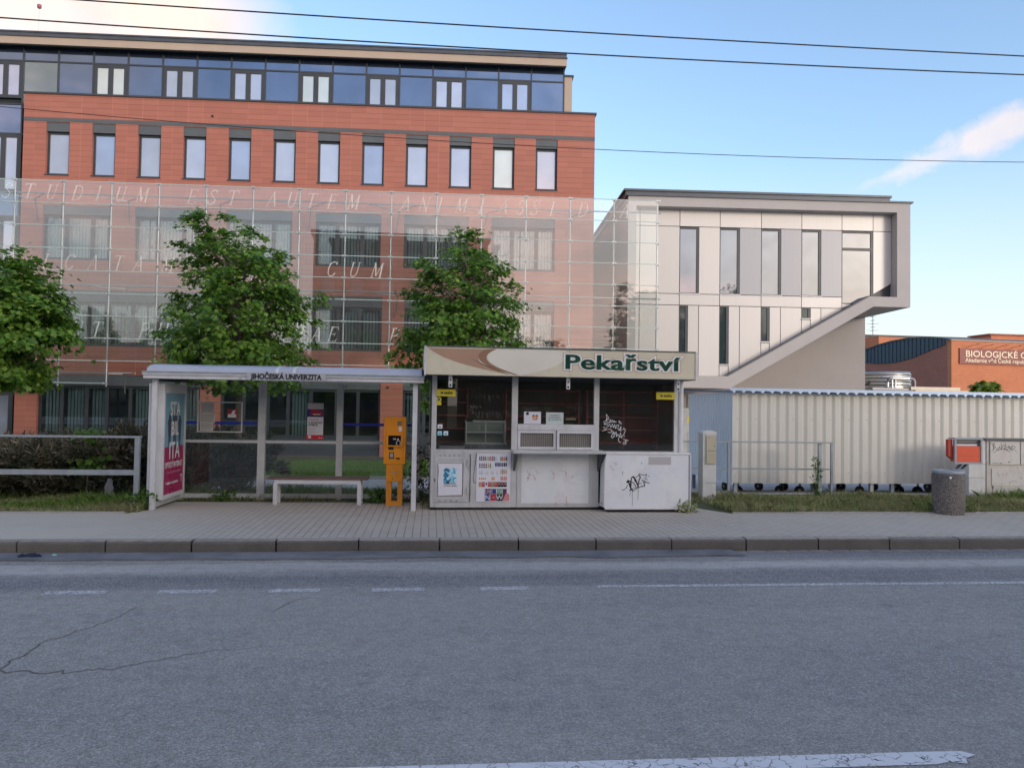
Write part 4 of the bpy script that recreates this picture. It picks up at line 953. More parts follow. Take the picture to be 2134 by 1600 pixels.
# ticket machine
tk = thing('ticket_machine', 'orange ticket machine on an open slotted stand beside the bench', 'ticket machine', FH, 3.5, .75, 0)
B(3.335, 3.675, .55, .80, .66, 1.40).build('cabinet', ORANGE, tk, .006)
B(3.37, 3.635, .538, .549, .70, 1.365).build('door', ORANGE, tk, .004)
B(3.38, 3.635, .56, .78, .38, .659).build('lower_cabinet', mat('orange_dark', (.70,.26,.012), .45, dirt=.15), tk, .004)
st_ = MB().box(3.38, 3.465, .58, .76, 0, .379).box(3.56, 3.635, .58, .76, 0, .379).box(3.465, 3.56, .58, .76, 0, .07); st_.build('stand', mat('orange_stand', (.62,.235,.02), .5, dirt=.3, dirtc=(.25,.12,.04)), tk)
s1 = MB().box(3.375, 3.63, .500, .537, .935, .955).box(3.375, 3.63, .500, .537, 1.11, 1.135).box(3.375, 3.405, .500, .537, .955, 1.11).box(3.605, 3.63, .500, .537, .955, 1.11).build('screen_surround', ORANGE, tk)
sc3 = B(3.405, 3.605, .53, .537, .955, 1.11).build('screen', mat('screen_black', (.006,.007,.009), .15), s1)
hd = MB().use(WHITE); hd.ribbon([(3.53, .99), (3.545, 1.02), (3.555, 1.06), (3.565, 1.06), (3.565, 1.03), (3.59, 1.015), (3.595, .985), (3.585, .965)], .008, .529); hd.ribbon([(3.53, .99), (3.545, .965)], .008, .529); hd.use(mat('screen_pink', (.8,.5,.42), .4)).box(3.48, 3.525, .5285, .5295, 1.045, 1.065); hd.build('screen_symbols', None, sc3)
B(3.41, 3.49, .531, .537, .885, .925).build('reader', BLACK, tk); 
q = MB().use(mat('keypad_brown', (.07,.035,.02), .5)).box(3.42, 3.50, .530, .537, .745, .845); q.use(mat('keypad_grey', (.35,.35,.37), .5)).box(3.435, 3.485, .526, .5295, .765, .83); q.build('keypad', None, tk)
B(3.53, 3.59, .531, .537, .735, .76).build('slot', BLACK, tk)
MB().use(mat('coin_plate', (.25,.2,.16), .4, .5)).box(3.545, 3.61, .531, .537, 1.27, 1.335).build('coin_plate', None, tk)
B(3.565, 3.615, .532, .537, 1.175, 1.25).build('sticker', PAPER, tk)
MB().tube([(3.51, .555, .52), (3.51, .5599, .52)], .022, 14).build('lock', STEEL, tk); B(3.478, 3.484, .557, .5595, .41, .45).build('keyhole', BLACK, tk)
B(3.665, 3.69, .56, .66, 1.0, 1.34).build('side_handle', mat('handle_grey', (.25,.2,.12), .5), tk)
# ================================================================== KIOSK
FK = Fr(7, 900, 11.76)
ki = thing('bakery_kiosk', 'grey aluminium bakery kiosk with cream fascia sign and graffiti, shut up and empty', 'kiosk', FK, 2, 1, 0)
D = 2.3
# body frame
for a, b in ((0.0, .075), (1.235, 1.33), (2.535, 2.62), (3.84, 3.90)):
    B(a, b, 0, .08, 0.04, 2.06).build('post', ALU, ki, .004)
for a, b in ((.0, .075), (3.93, 4.01)): B(a, b, D-.08, D, .02, 2.06).build('post', ALU, ki)
MB().tube([(3.955, .05, 2.06), (3.955, .05, .05)], .05, 12).build('corner_post', ALUW, ki)
B(.076, 1.234, .0, .06, .85, .925).build('rail', ALU, ki); B(2.621, 3.839, .0, .06, .85, .915).build('rail', ALU, ki)
mr_ = B(1.331, 2.534, -.01, .06, 1.235, 1.325).build('rail', ALUW, ki)
B(.076, 1.234, -.01, .06, .04, .11).build('rail', ALU, ki); B(1.331, 2.534, .0, .06, .04, .10).build('rail', ALU, ki); B(2.621, 3.839, 0, .06, .05, .10).build('rail', ALU, ki)
B(0, 4.0, .001, D, -.0, .035).build('base', BLACK, ki)
B(.076, 3.93, .02, .06, 2.0, 2.06).build('head_rail', DARK, ki)
for a, b, z0, z1 in ((.076, 1.234, .925, 2.0), (1.331, 2.534, 1.325, 2.0), (2.621, 3.839, .915, 2.0)): B(a, b, .03, .038, z0, z1).build('glass_pane', GKIO, ki)
# side walls / back wall with glazing upper half
INT = MB().use(INTER)
INT.box(.03, .05, .081, D, .04, .92).box(3.93, 3.95, .081, D, .04, 2.03).box(.05, 3.93, D-.04, D, .04, 2.03).box(.076, 3.93, .10, D-.05, .04, .06).box(.03, 3.95, .09, D, 2.01, 2.05)
INT.build('inner_walls', None, ki)
B(-.0, .029, .081, D-.081, .04, .92).build('side_panel', ALU, ki); B(3.951, 3.975, .101, D-.081, .04, 2.03).build('side_panel', ALU, ki); B(0.0, .029, .081, D-.081, .92, 2.05).build('side_panel', INTER, ki); B(0, 4.0, D+.001, D+.02, .04, 2.05).build('back_panel', ALU, ki)
# inner shelving
sv_ = MB()
for a, b in ((.12, .62), (1.25, 2.5), (2.66, 3.3), (3.3, 3.9)):
    for z in (.98, 1.2, 1.42, 1.64, 1.86): sv_.box(a, b, 1.02, 1.3, z, z+.022)
for x in (.6, 1.25, 2.5, 2.64, 3.28, 3.88): sv_.box(x, x+.028, 1.01, 1.3, .9, 1.9)
sv_.build('shelf', REDIN, ki)
B(.06, 3.92, 1.305, 1.34, .07, 2.0).build('partition', INTER, ki)
B(3.32, 3.87, 1.27, 1.30, .95, 1.5).build('back_board', mat('dull_red_panel', (.45,.07,.05), .6), ki)
B(.1, 3.9, .35, .9, .04, .86).build('inner_counter', INTD, ki)
dc = thing('display_case', 'glass fronted refrigerated display case inside the left kiosk window', 'display case', FK, .95, .5, .86)
d1 = MB().box(.55, 1.21, .40, .43, .99, 1.01).box(.55, 1.21, .62, .66, 1.33, 1.36).box(.55, .57, .40, .66, 1.01, 1.33).box(1.17, 1.19, .40, .66, 1.01, 1.33).box(.87, .89, .5, .52, 1.01, 1.33); d1.build('case_frame', mat('case_alu', (.75,.80,.80), .4), dc)
B(.55, 1.2, .66, .70, .99, 1.36).build('case_back', mat('case_back', (.48,.55,.50), .6), dc); B(.57, 1.17, .44, .6, 1.17, 1.18).build('case_shelf', mat('case_alu', (.75,.80,.80), .4), dc)
B(.55, 1.2, .40, .88, .862, .985).build('case_base', mat('case_base', (.12,.12,.14), .5), dc)
B(.56, .66, .38, .395, 1.34, 1.40).build('price_tag', BLACK, dc)
tr_ = thing('stack_of_trays', 'small stack of pale trays inside the bottom left kiosk window', 'trays', FK, .35, .3, .86)
for k in range(4): B(.13, .52, .15, .34, .862+.026*k, .862+.026*k+.020).build('tray', mat('tray_grey', (.40,.42,.45), .5), tr_)
# roof + fascia box
B(-.10, 4.03, -.385, D+.05, 2.052, 2.14).build('roof_slab', mat('soffit', (.10,.10,.10), .7), ki)
fb = B(-.10, 4.03, -.40, -.30, 2.05, 2.462).build('fascia', ALU, ki); 
B(-.13, -.101, -.42, D, 2.04, 2.475).build('fascia_end', ALUW, ki); B(4.031, 4.06, -.42, D, 2.04, 2.475).build('fascia_end', ALUW, ki)
B(-.10, 4.03, -.415, D, 2.463, 2.48).build('roof_edge', DARKH, ki); B(-.10, 4.03, -.29, D, 2.142, 2.46).build('roof_infill', ALU, ki)
y = -.401
sgn = MB().use(CREAM); sgn.box(-.10, 2.05, y-.004, y, 2.052, 2.462).box(2.058, 4.03, y-.004, y, 2.052, 2.462)
banner = sgn.build('banner', None, fb)
# swoosh
def bez(p0, p1, p2, n=14): return [((1-t)**2*p0[0]+2*t*(1-t)*p1[0]+t*t*p2[0], (1-t)**2*p0[1]+2*t*(1-t)*p1[1]+t*t*p2[1]) for t in [i/n for i in range(n+1)]]
def fan(poly, yy, m, c):
    mb = MB().use(m)
    for a, b in zip(poly, poly[1:]+poly[:1]): mb.face([(c[0], yy, c[1]), (a[0], yy, a[1]), (b[0], yy, b[1])])
    return mb
K1 = lambda px, py: FK.l(px, py, -.406)
pb_ = bez(K1(893, 726), K1(940, 760), K1(1062, 781)); top_ = [K1(1020, 727), K1(893, 726)]
p = bez(K1(893, 725), K1(930, 757), K1(1062, 780))+bez(K1(1062, 780), K1(965, 757), K1(1012, 728))
fan(p, y-.006, BROWN, K1(975, 745)).build('brown_swoosh', None, banner)
p = bez(K1(1012, 728), K1(968, 752), K1(1066, 779))+bez(K1(1062, 776), K1(980, 752), K1(1037, 727))
def stripq(A, Bq, yy, m):
    mb = MB().use(m)
    for i in range(len(A)-1): mb.face([(A[i][0], yy, A[i][1]), (A[i+1][0], yy, A[i+1][1]), (Bq[i+1][0], yy, Bq[i+1][1]), (Bq[i][0], yy, Bq[i][1])])
    return mb
stripq(bez(K1(1012, 728), K1(962, 750), K1(1072, 780.5)), bez(K1(1036, 727), K1(975, 750), K1(1080, 781)), y-.0075, BROWN2).build('dark_swoosh', None, banner)
A_ = bez(K1(1036, 727), K1(980, 750), K1(1080, 781)); Bq = [(K1(1200, 730)[0]*(1-i/14)+K1(1090, 782)[0]*(i/14), a[1]) for i, a in enumerate(A_)]
stripq(A_, bez(K1(1180, 730), K1(1190, 765), K1(1085, 782)), y-.0055, CREAM2).build('pale_swoosh', None, banner)
tx = dict(align='CENTER'); zt_ = K1(1295, 770.5)[1]; xt = (K1(1172, 760)[0]+K1(1419, 760)[0])/2
for off, m_, yy, ex in ((.0065, GREEN, -.0125, .0005), (.034, mat('outline_tan', (.50,.33,.20), .5), -.0085, .0004), (.028, WHITE, -.0105, .0004)):
    for sh_ in ((0,) if m_ is not GREEN else (-.005, .005)): text(banner, 'lettering', 'Pekařství', xt+sh_, zt_, y+yy, .305, m_, 'CENTER', ex, off, space=1.05, sx=LAST[0], fitw=1.80 if m_ is GREEN else None)
# awning brackets
for x in (.265, 2.06, 3.80):
    b2 = MB().box(x-.028, x+.028, -.30, -.28, 1.87, 2.05); bo = b2.build('awning_bracket', ALUW, ki)
    MB().tube([(x, -.305, 1.98), (x, -.3005, 1.98)], .014, 10).tube([(x, -.305, 1.90), (x, -.3005, 1.90)], .016, 10).build('bolt', BLACK, bo)
# serving window
sl = MB()
for a, b, yy in ((1.335, 1.935, .0), (1.945, 2.53, -.03)):
    f_ = MB().box(a, b, yy, yy+.03, .935, .975).box(a, b, yy, yy+.03, 1.185, 1.232).box(a, a+.04, yy, yy+.03, .975, 1.185).box(b-.04, b, yy, yy+.03, .975, 1.185); fo = f_.build('serving_hatch', ALUW, ki)
    g2 = MB(); nx = 15
    for k in range(1, nx): xx = a+.04+(b-a-.08)*k/nx; g2.box(xx-.002, xx+.002, yy+.012, yy+.016, .975, 1.185)
    for k in range(1, 6): zz = .975+.21*k/6; g2.box(a+.04, b-.04, yy+.0165, yy+.0205, zz-.002, zz+.002)
    g2.build('mesh_grille', mat('grille', (.42,.42,.40), .5), fo)
B(1.34, 2.53, .045, .05, .935, 1.235).build('hatch_backing', INTER, ki)
B(1.24, 2.665, -.30, .0, .885, .93).build('counter_shelf', ALU, ki, .006)
for x in (1.27, 2.60): MB().mesh([(x, -.001, .88), (x, -.26, .88), (x, -.001, .60), (x+.03, -.001, .88), (x+.03, -.26, .88), (x+.03, -.001, .60)], [(0,1,2), (5,4,3), (0,3,4,1), (1,4,5,2), (2,5,3,0)]).build('shelf_bracket', DARKH, ki)
# middle lower panel
for a, b in ((1.331, 1.40), (2.46, 2.534)): B(a, b, -.012, .0, .10, .884).build('panel_side_frame', ALU, ki)
pn = B(1.40, 2.46, -.008, .02, .101, .884).build('front_panel', FRIDGE, ki)
def rndstroke(mb, cx, cz, s_, y, w_, rs):
    p = [(cx, cz)]
    for _ in range(rs.randint(2, 4)): p.append((p[-1][0]+rs.uniform(-.4, .5)*s_, p[-1][1]-rs.uniform(-.3, 1)*s_))
    mb.ribbon(p, w_, y)
rs = random.Random(11); sp = MB()
for cx, cz in ((1.49, .60), (1.53, .58), (1.58, .55), (1.62, .61), (1.87, .60), (1.90, .57), (2.03, .60), (2.08, .61), (2.10, .58), (2.22, .55), (1.50, .48), (2.11, .20), (2.12, .14), (1.95, .12)): rndstroke(sp, cx, cz, .06, -.0095, .006, rs)
sp.build('red_scribble', PINKINK, pn)
sp = MB(); [rndstroke(sp, rs.uniform(1.5, 2.4), rs.uniform(.2, .8), .04, -.0092, .003, rs) for _ in range(16)]; sp.build('faint_scribble', mat('faint_ink', (.5,.5,.5), .6), pn)
# left lower: service door, drinks poster
f_ = lambda v: .05+(v-.09)*.712
ld = B(f_(.09), f_(.82), -.012, .03, .12, .845).build('service_door', ALU, ki, .004)
MB().box(f_(.13), f_(.13)+.018, -.02, -.0125, .17, .80).box(f_(.72), f_(.72)+.018, -.02, -.0125, .17, .80).box(f_(.13)+.018, f_(.72), -.02, -.0125, .17, .19).box(f_(.13)+.018, f_(.72), -.02, -.0125, .78, .80).build('door_trim', ALUW, ld)
for k in range(4): B(f_(.20+k*.12), f_(.245+k*.12), -.0145, -.0125, .135, .145).build('vent_slot', DARKH, ld)
for k in range(5): B(f_(.2+k*.1), f_(.24+k*.1), -.0145, -.0125, .825, .835).build('vent_slot', DARKH, ld)
for z in (.30, .72): B(.555, .59, -.03, -.0125, z-.055, z+.055).build('hinge', ALU, ld)
B(.058, .068, -.02, -.0125, .43, .48).build('lock', BLACK, ld)
cas = B(.125, .49, -.034, -.021, .225, .715).build('poster_case', INK, ld)
ww = MB().use(PAPER); ww.prism([(.115, .222), (.12, .30), (.112, .45), (.123, .6), (.112, .712), (.482, .712), (.482, .230)], -.038, -.0345)
WR = random.Random(4); wp = ww
aq = [mat('aqua%d' % k, c, .4) for k, c in enumerate([(.10,.42,.62), (.28,.62,.76), (.03,.20,.36), (.55,.75,.82), (.02,.06,.12)])]
wp.use(aq[1]).box(.205, .395, -.0388, -.0382, .42, .625); wp.use(aq[0]).box(.26, .36, -.0392, -.0389, .42, .56)
for _ in range(60):
    x = WR.uniform(.215, .385); z = WR.uniform(.425, .62); wp.use(WR.choice(aq[:4])); r_ = WR.uniform(.012, .03); yy = -.0385-WR.random()*.003
    wp.face([(x+r_*math.cos(t*1.047), yy, z+r_*math.sin(t*1.047)*1.3) for t in range(6)])
wp.use(aq[4]).box(.21, .255, -.0435, -.042, .60, .63); wp.box(.24, .28, -.0435, -.042, .415, .44)
wpo = ww.build('water_poster', None, cas)
text(wpo, 'poster_lettering', 'NEJLEPŠÍ VODA', .30, .395, -.0395, .030, INKG, sx=.82); text(wpo, 'poster_lettering', 'PRO ŽIVOT A ZDRAVÍ', .30, .362, -.0395, .025, INKG, sx=.8)
# drinks poster
dp = MB().use(PAPER); dp.box(.70, 1.228, -.014, -.011, .125, .86); yq = -.0155
cl = {k: mat('drink_'+k, c, .5) for k, c in dict(dark=(.02,.012,.02), brown=(.10,.03,.02), green=(.06,.30,.12), gold=(.50,.36,.15), blue=(.03,.06,.25), pale=(.50,.62,.68), red=(.50,.03,.03), pink=(.60,.25,.25), orange=(.65,.30,.08), black=(.01,.01,.01), violet=(.12,.03,.08)).items()}
def bottle(x, z, h, w_, m_):
    w_ *= 1.5
    dp.use(cl[m_]).prism([(x-w_/2, z), (x+w_/2, z), (x+w_/2, z+h*.62), (x+w_*.18, z+h*.82), (x+w_*.18, z+h), (x-w_*.18, z+h), (x-w_*.18, z+h*.82), (x-w_/2, z+h*.62)], yq, -.0142)
    dp.use(PAPER if m_ in ('dark', 'blue', 'red', 'black', 'violet') else cl['gold']).box(x-w_*.35, x+w_*.35, yq-.001, yq-.0002, z+h*.28, z+h*.42)
X = lambda v: .735+(v-1180)/(1840-1180)*.44     # zoomed poster x
Zp = lambda v: .86-(v-170)/(1280-170)*.725
for v, c in zip((1200, 1242, 1285, 1325, 1368, 1412, 1450, 1490, 1532, 1575), ('dark', 'dark', 'dark', 'brown', 'gold', 'green', 'red', 'violet', 'black', 'pale')): bottle(X(v), Zp(328), .075, .013, c)
for v, c in zip((1690, 1730, 1775, 1818), ('green', 'red', 'pink', 'brown')): bottle(X(v), Zp(328), .07, .014, c)
for v, c in zip((1202, 1252, 1300, 1350, 1400, 1448), ('violet', 'violet', 'dark', 'violet', 'gold', 'green')): bottle(X(v), Zp(500), .08, .014, c)
for v, c in zip((1575, 1625, 1670, 1720, 1770, 1815), ('dark', 'blue', 'blue', 'brown', 'black', 'blue')): dp.use(cl[c]).box(X(v)-.012, X(v)+.012, yq, -.0142, Zp(465), Zp(378))
for v in (1198, 1232, 1266, 1345, 1388, 1475, 1512, 1605): bottle(X(v), Zp(665), .08, .012, 'pale')
for v, c in zip((1695, 1738, 1780, 1818), ('gold', 'blue', 'gold', 'gold')): bottle(X(v), Zp(640), .08, .013, c)
for v in (1200, 1245, 1285, 1330): dp.use(cl['orange']).box(X(v)-.01, X(v)+.01, yq, -.0142, Zp(775), Zp(730))
for v in (1492, 1535): bottle(X(v), Zp(785), .055, .015, 'orange')
for v in (1700, 1738, 1780, 1820): bottle(X(v), Zp(795), .075, .014, 'pink')
for k, c in enumerate(('gold', 'red', 'pale', 'red', 'green', 'red', 'black', 'black', 'black')):
    a = X(1180+k*73); dp.use(cl[c]).box(a, a+.046, yq, -.0142, Zp(945), Zp(830)); dp.use(cl['pink'] if c != 'pale' else cl['blue']).box(a+.012, a+.034, yq-.001, yq-.0002, Zp(900), Zp(850))
for a, b, c, d, m_ in ((1330, 1500, 990, 1110, 'violet'), (1505, 1590, 990, 1110, 'blue'), (1600, 1740, 990, 1110, 'green'), (1745, 1835, 990, 1275, 'violet'), (1330, 1455, 1115, 1275, 'blue'), (1462, 1590, 1115, 1275, 'red'), (1596, 1740, 1115, 1275, 'black')): dp.use(cl[m_]).box(X(a), X(b), yq, -.0142, Zp(d), Zp(c))
dp.use(cl['pink']).prism([(X(1740), Zp(1275)), (X(1900), Zp(1275)), (X(1900), Zp(1120)), (X(1820), Zp(1080))], yq-.002, yq-.0015)
dp.use(cl['red']); cxp, czp = X(1526), Zp(1195)
dp.face([(cxp+.02*math.cos(math.pi*t/10), yq-.0020, czp+.004+.02*math.sin(math.pi*t/10)) for t in range(11)]); dp.use(cl['blue']).face([(cxp+.02*math.cos(-math.pi*t/10), yq-.0020, czp-.005+.02*math.sin(-math.pi*t/10)) for t in range(11)][::-1]); dp.use(PAPER).face([(cxp-.02, yq-.0021, czp-.006), (cxp+.02, yq-.0021, czp-.002), (cxp+.02, yq-.0021, czp+.006), (cxp-.02, yq-.0021, czp+.0)])
dpo = dp.build('drinks_poster', None, ki)
text(dpo, 'poster_lettering', 'LIVE', X(1415), Zp(1090), yq-.002, .07, PAPER, sx=.8); text(dpo, 'poster_lettering', 'FOR', X(1670), Zp(1090), yq-.002, .07, PAPER, sx=.8)
text(dpo, 'poster_lettering', 'N', X(1392), Zp(1245), yq-.002, .10, PAPER, off=.001); text(dpo, 'poster_lettering', 'W', X(1668), Zp(1245), yq-.002, .10, PAPER, off=.001)
MB().tube([(.70, -.02, .86), (.675, -.025, .70), (.655, -.025, .5), (.66, -.025, .42), (.70, -.022, .415)], .004, 6).build('loose_cable', BLACK, ki)
B(.076, .611, .006, .02, .111, .849).build('front_panel', ALU, ki); B(.60, .61, -.006, 0, .12, .85).build('panel_seam', DARKH, ki); B(.612, 1.234, -.003, .02, .111, .849).build('front_panel', ALU, ki)
# right lower: white fridge like cabinet
rc = thing('freezer_cabinet', 'white graffiti tagged cabinet standing against the right front of the kiosk', 'cabinet', FK, 3.4, -.2, 0)
cb = MB(); cb.prism([(2.64, .07), (3.995, .07), (3.995, .89), (2.67, .89), (2.645, .72)], -.30, -.011); cb.build('cabinet_body', FRIDGE, rc)
MB().tube([(2.66, -.30, .897), (4.0, -.30, .897)], .014, 8).box(2.66, 4.0, -.29, -.012, .892, .905).build('top_trim', WHITE, rc)
B(2.65, 3.99, -.315, -.30, .045, .069).build('bottom_trim', WHITE, rc); MB().box(3.996, 4.012, -.315, -.02, .045, .89).build('side_trim', ALUW, rc); MB().box(3.978, 3.986, -.3025, -.3005, .075, .885).build('seam', INKG, rc)
B(2.72, 3.9, -.27, -.02, .0, .068).build('plinth', BLACK, rc)
KZ = Fr(7, 900, 11.76)
def kq(v, w_): return FK.l(1240+v/10.67, 930+w_/10.67, -.303)
tg = MB(); yq = -.3015
def st(pts, wd): tg.ribbon([kq(*p_) for p_ in pts], wd, yq)
st([(600, 972), (650, 960), (695, 925), (722, 855)], .010)
st([(712, 800), (735, 758), (800, 940), (835, 965)], .024); st([(735, 770), (790, 770), (800, 960)], .016); st([(765, 975), (830, 958)], .014)
st([(800, 870), (810, 700), (850, 668), (880, 690), (885, 760), (920, 800)], .016); st([(850, 675), (900, 740), (955, 870), (960, 900)], .022); st([(830, 790), (890, 850), (905, 905)], .012)
st([(905, 770), (960, 860), (985, 730), (1010, 690)], .016); st([(905, 690), (960, 650), (985, 610), (1050, 632), (1120, 635), (1148, 612), (1130, 680)], .009); st([(985, 640), (1010, 690)], .018)
st([(1040, 740), (1100, 790), (1210, 812)], .012); st([(1110, 750), (1105, 890), (1050, 880), (950, 920), (830, 1005)], .010); st([(1065, 780), (1100, 870)], .008); st([(830, 945), (960, 905), (1110, 885)], .007); st([(1165, 665), (1215, 655)], .006); st([(1080, 705), (1150, 700)], .006); st([(1110, 730), (1175, 740)], .008); st([(985, 830), (1035, 818)], .008)
st([(828, 980), (828, 1318)], .006); st([(965, 900), (955, 1175)], .006); st([(800, 960), (772, 1110)], .005)
st([(600, 570), (632, 570)], .006); st([(612, 570), (615, 650)], .004); st([(1035, 345), (1045, 400)], .005); st([(150, 1240), (155, 1300)], .009); st([(330, 420), (380, 500), (420, 535)], .004); st([(430, 370), (470, 400), (500, 380)], .004)
tg.build('graffiti_tag', INK, rc)
tg = MB(); yq = -.301
rs = random.Random(3)
def kk(a, b): return kq(a, b)
tg.ribbon([kk(1740+70*math.cos(t*.524), 1140+75*math.sin(t*.524)) for t in range(13)], .008, yq); tg.ribbon([kk(1640, 1030), kk(1740, 930), kk(1800, 1020), kk(1640, 1030)], .007, yq)
tg.build('pale_scribble', mat('pale_ink', (.74,.74,.78), .5), rc)
MB().face([(*p_[:1], -.3005, p_[1]) for p_ in []]) if 0 else None
a0 = kq(1190, 230); a1 = kq(1690, 410); B(a0[0], a1[0], -.3012, -.3003, a1[1], a0[1]).build('tape_residue', mat('residue', (.46,.45,.44), .8, 0, .05), rc)
# stickers and papers on the glass
def yellow(x0, z0, x1, z1):
    s_ = B(x0, x1, -.02, -.012, z0, z1).build('lottery_sign', YELLOW, ki); lg = MB().tube([((x0*.72+x1*.28), -.0215, (z0+z1)/2), ((x0*.72+x1*.28), -.0202, (z0+z1)/2)], .022, 16); lg.build('logo_ring', INKG, s_)
    text(s_, 'lettering', 'sazka', x0*.38+x1*.62, (z0+z1)/2-.016, -.021, .062, INK, off=.0015)
a = FK.l(910, 811); b = FK.l(949, 826); yellow(a[0], b[1], b[0], a[1]); a = FK.l(1367, 817); b = FK.l(1405, 833); yellow(a[0], b[1], b[0], a[1])
c_ = FK.l(915, 832); rs2 = MB().use(YELLOW); rs2.tube([(c_[0], -.004, c_[1]), (c_[0], .025, c_[1])], .037, 20).box(c_[0]-.036, c_[0]+.036, .0, .028, c_[1]-.088, c_[1]-.036); rs2.use(INKG).tube([(c_[0], -.006, c_[1]), (c_[0], -.0042, c_[1])], .022, 16); rs2.build('round_sticker', None, ki)
for px1, py1, px2, py2, m_ in ((912, 884, 922, 893, PAPER), (912, 898, 921, 907, aq[1]), (924.5, 898, 934, 907, aq[3])):
    a = FK.l(px1, py1); b = FK.l(px2, py2); o_ = MB().use(m_).box(a[0], b[0], .024, .029, b[1], a[1]); o_.use(INKG).box(a[0]+.02, b[0]-.02, .0225, .0238, b[1]+.015, b[1]+.03); o_.build('glass_sticker', None, ki)
def paper(px1, py1, px2, py2, m_, nm):
    a = FK.l(px1, py1, .03); b = FK.l(px2, py2, .03); return B(a[0], b[0], .0245, .029, b[1], a[1]).build(nm, m_, ki), a, b
pp1, a, b = paper(1092, 857.5, 1127, 883, PAPER, 'paper_notice')
f2 = MB().use(INK).tube([(a[0]+.055, .0225, a[1]-.03), (a[0]+.055, .0243, a[1]-.03)], .024, 14); f2.use(cl['orange'])
for dx, dz in ((.15, -.08), (.20, -.085)): f2.tube([(a[0]+dx, .0225, a[1]+dz), (a[0]+dx, .0243, a[1]+dz)], .024, 12)
f2.use(INK)
for dx, dz in ((.15, -.065), (.20, -.065)): f2.prism([(a[0]+dx-.024, a[1]+dz), (a[0]+dx+.024, a[1]+dz), (a[0]+dx+.012, a[1]+dz+.016), (a[0]+dx-.012, a[1]+dz+.016)], .0215, .0223)
f2.use(cl['red']).box(a[0]+.14, a[0]+.21, .0218, .0242, a[1]-.125, a[1]-.11); f2.build('notice_print', None, pp1)
pp2, a, b = paper(1138, 859, 1174, 884, mat('mint_paper', (.52,.60,.58), .6), 'paper_notice')
xm = (a[0]+b[0])/2
for k, s_ in enumerate(('PEKAŘSTVÍ', 'K PRONÁJMU', 'TEL. 723 608 175')): text(pp2, 'lettering', s_, xm, a[1]-.055-k*.035, .0238, .030, INKG)
a, b = FK.l(1179, 871, .2), FK.l(1200, 875, .2); B(a[0], b[0], .2, .21, b[1], a[1]).build('price_label', mat('label_cream', (.6,.58,.35), .6), ki)
# white tag on right pane
tg = MB(); yq = .0285
def kt(v, w_): return FK.l(1240+v/10, 780+w_/10, .03)
def s2(pts, wd=.008): tg.ribbon([kt(*p_) for p_ in pts], wd, yq)
s2([(235, 830), (250, 1000)], .009); s2([(235, 830), (285, 900), (255, 930), (330, 960), (275, 1010), (185, 1040), (240, 940)]); s2([(330, 940), (310, 990), (345, 1000), (360, 950), (385, 1000), (400, 960), (410, 1000), (450, 980)])
s2([(490, 970), (530, 1030), (560, 1025)], .007); s2([(510, 965), (500, 1010), (550, 990)], .007)
s2([(215, 1040), (290, 1060), (195, 1150), (330, 1140)]); s2([(155, 1180), (240, 1150), (290, 1145)], .007); s2([(170, 1100), (180, 1115), (205, 1090)], .007); s2([(175, 990), (195, 965)], .006)
s2([(300, 1020), (330, 1110), (360, 1030), (385, 1110), (410, 1040), (430, 1130), (455, 1050), (500, 1060), (470, 1130), (500, 1160), (545, 1080), (520, 1180), (560, 1150)])
s2([(270, 1205), (330, 1215), (345, 1150), (370, 1240), (335, 1290), (360, 1325), (400, 1290), (380, 1180), (415, 1250), (440, 1190), (450, 1300), (480, 1240), (510, 1300), (530, 1210), (560, 1330)])
s2([(575, 1150), (600, 1120), (630, 1140), (620, 1210), (570, 1290), (500, 1310), (480, 1360), (510, 1410), (540, 1415)]); s2([(590, 1350), (700, 1380), (630, 1370), (650, 1400), (580, 1420), (590, 1450), (640, 1450), (650, 1420), (600, 1410)], .007); s2([(595, 1270), (620, 1290)], .007)
tg.build('white_graffiti', WHITE, ki)
tg = MB(); yq = .0287; rs = random.Random(8)
def scr(px0, py0, n, dx, s_):
    for k in range(n):
        x, z = FK.l(px0+k*dx, py0, .03); rndstroke(tg, x, z+.02, s_, yq, .0025, rs)
scr(965, 827, 9, 9, .03); scr(1020, 826, 5, 9, .03); scr(975, 848, 7, 4, .045); scr(985, 860, 10, 7, .05); scr(968, 925, 11, 6, .05); scr(1092, 851, 6, 5, .03); scr(1137, 850, 3, 6, .03); scr(1182, 850, 6, 6, .03)
tg.build('scratched_writing', mat('scratch', (.34,.35,.32), .7), ki)
# ================================================================== RAILINGS, PILLAR, BIN, MAILBOX, CABINET
rl = thing('railing', 'grey flat steel railing at far left beside the bus shelter', 'railing', S0, -5.0, 11.7, 0)
FX = Fr(6, 285, 11.35)
of = OFF[rl.name]
def PX(fr, x, y):  # frame coords -> S0 coords
    p_ = fr.w(x, y); return S0.to(p_)
ex, ez = FX.l(286, 914); bx_, bz = FX.l(283, 1063)
ux, vy = PX(FX, ex, 0)
B(ux-.035, ux+.035, vy, vy+.06, -.05, 1.045).build('post', GALV, rl)
B(ux-6, ux+.045, vy-.01, vy+.07, 1.046, 1.075).build('top_rail', GALV, rl); B(ux-6, ux-.036, vy+.005, vy+.055, .50, .575).build('mid_rail', GALV, rl)
B(ux-2.9-.035, ux-2.9+.035, vy+.001, vy+.06, -.05, 1.045).build('post', GALV, rl)
r2 = thing('railing', 'grey two bar railing before the corrugated bin store', 'railing', FC, 1.0, -.85, -.07)
YR = -.85; z_t = FC.l(1600, 923, YR)[1]; z_m = FC.l(1600, 977, YR)[1]
xe = FC.l(1734, 960, YR)[0]; xm_ = FC.l(1712, 960, YR)[0]; xl = FC.l(1519, 960, YR)[0]; x0 = -3.2
for x in (xe, xl, ): B(x-.02, x+.02, YR, YR+.04, -.15, z_t).build('post', GALV, r2)
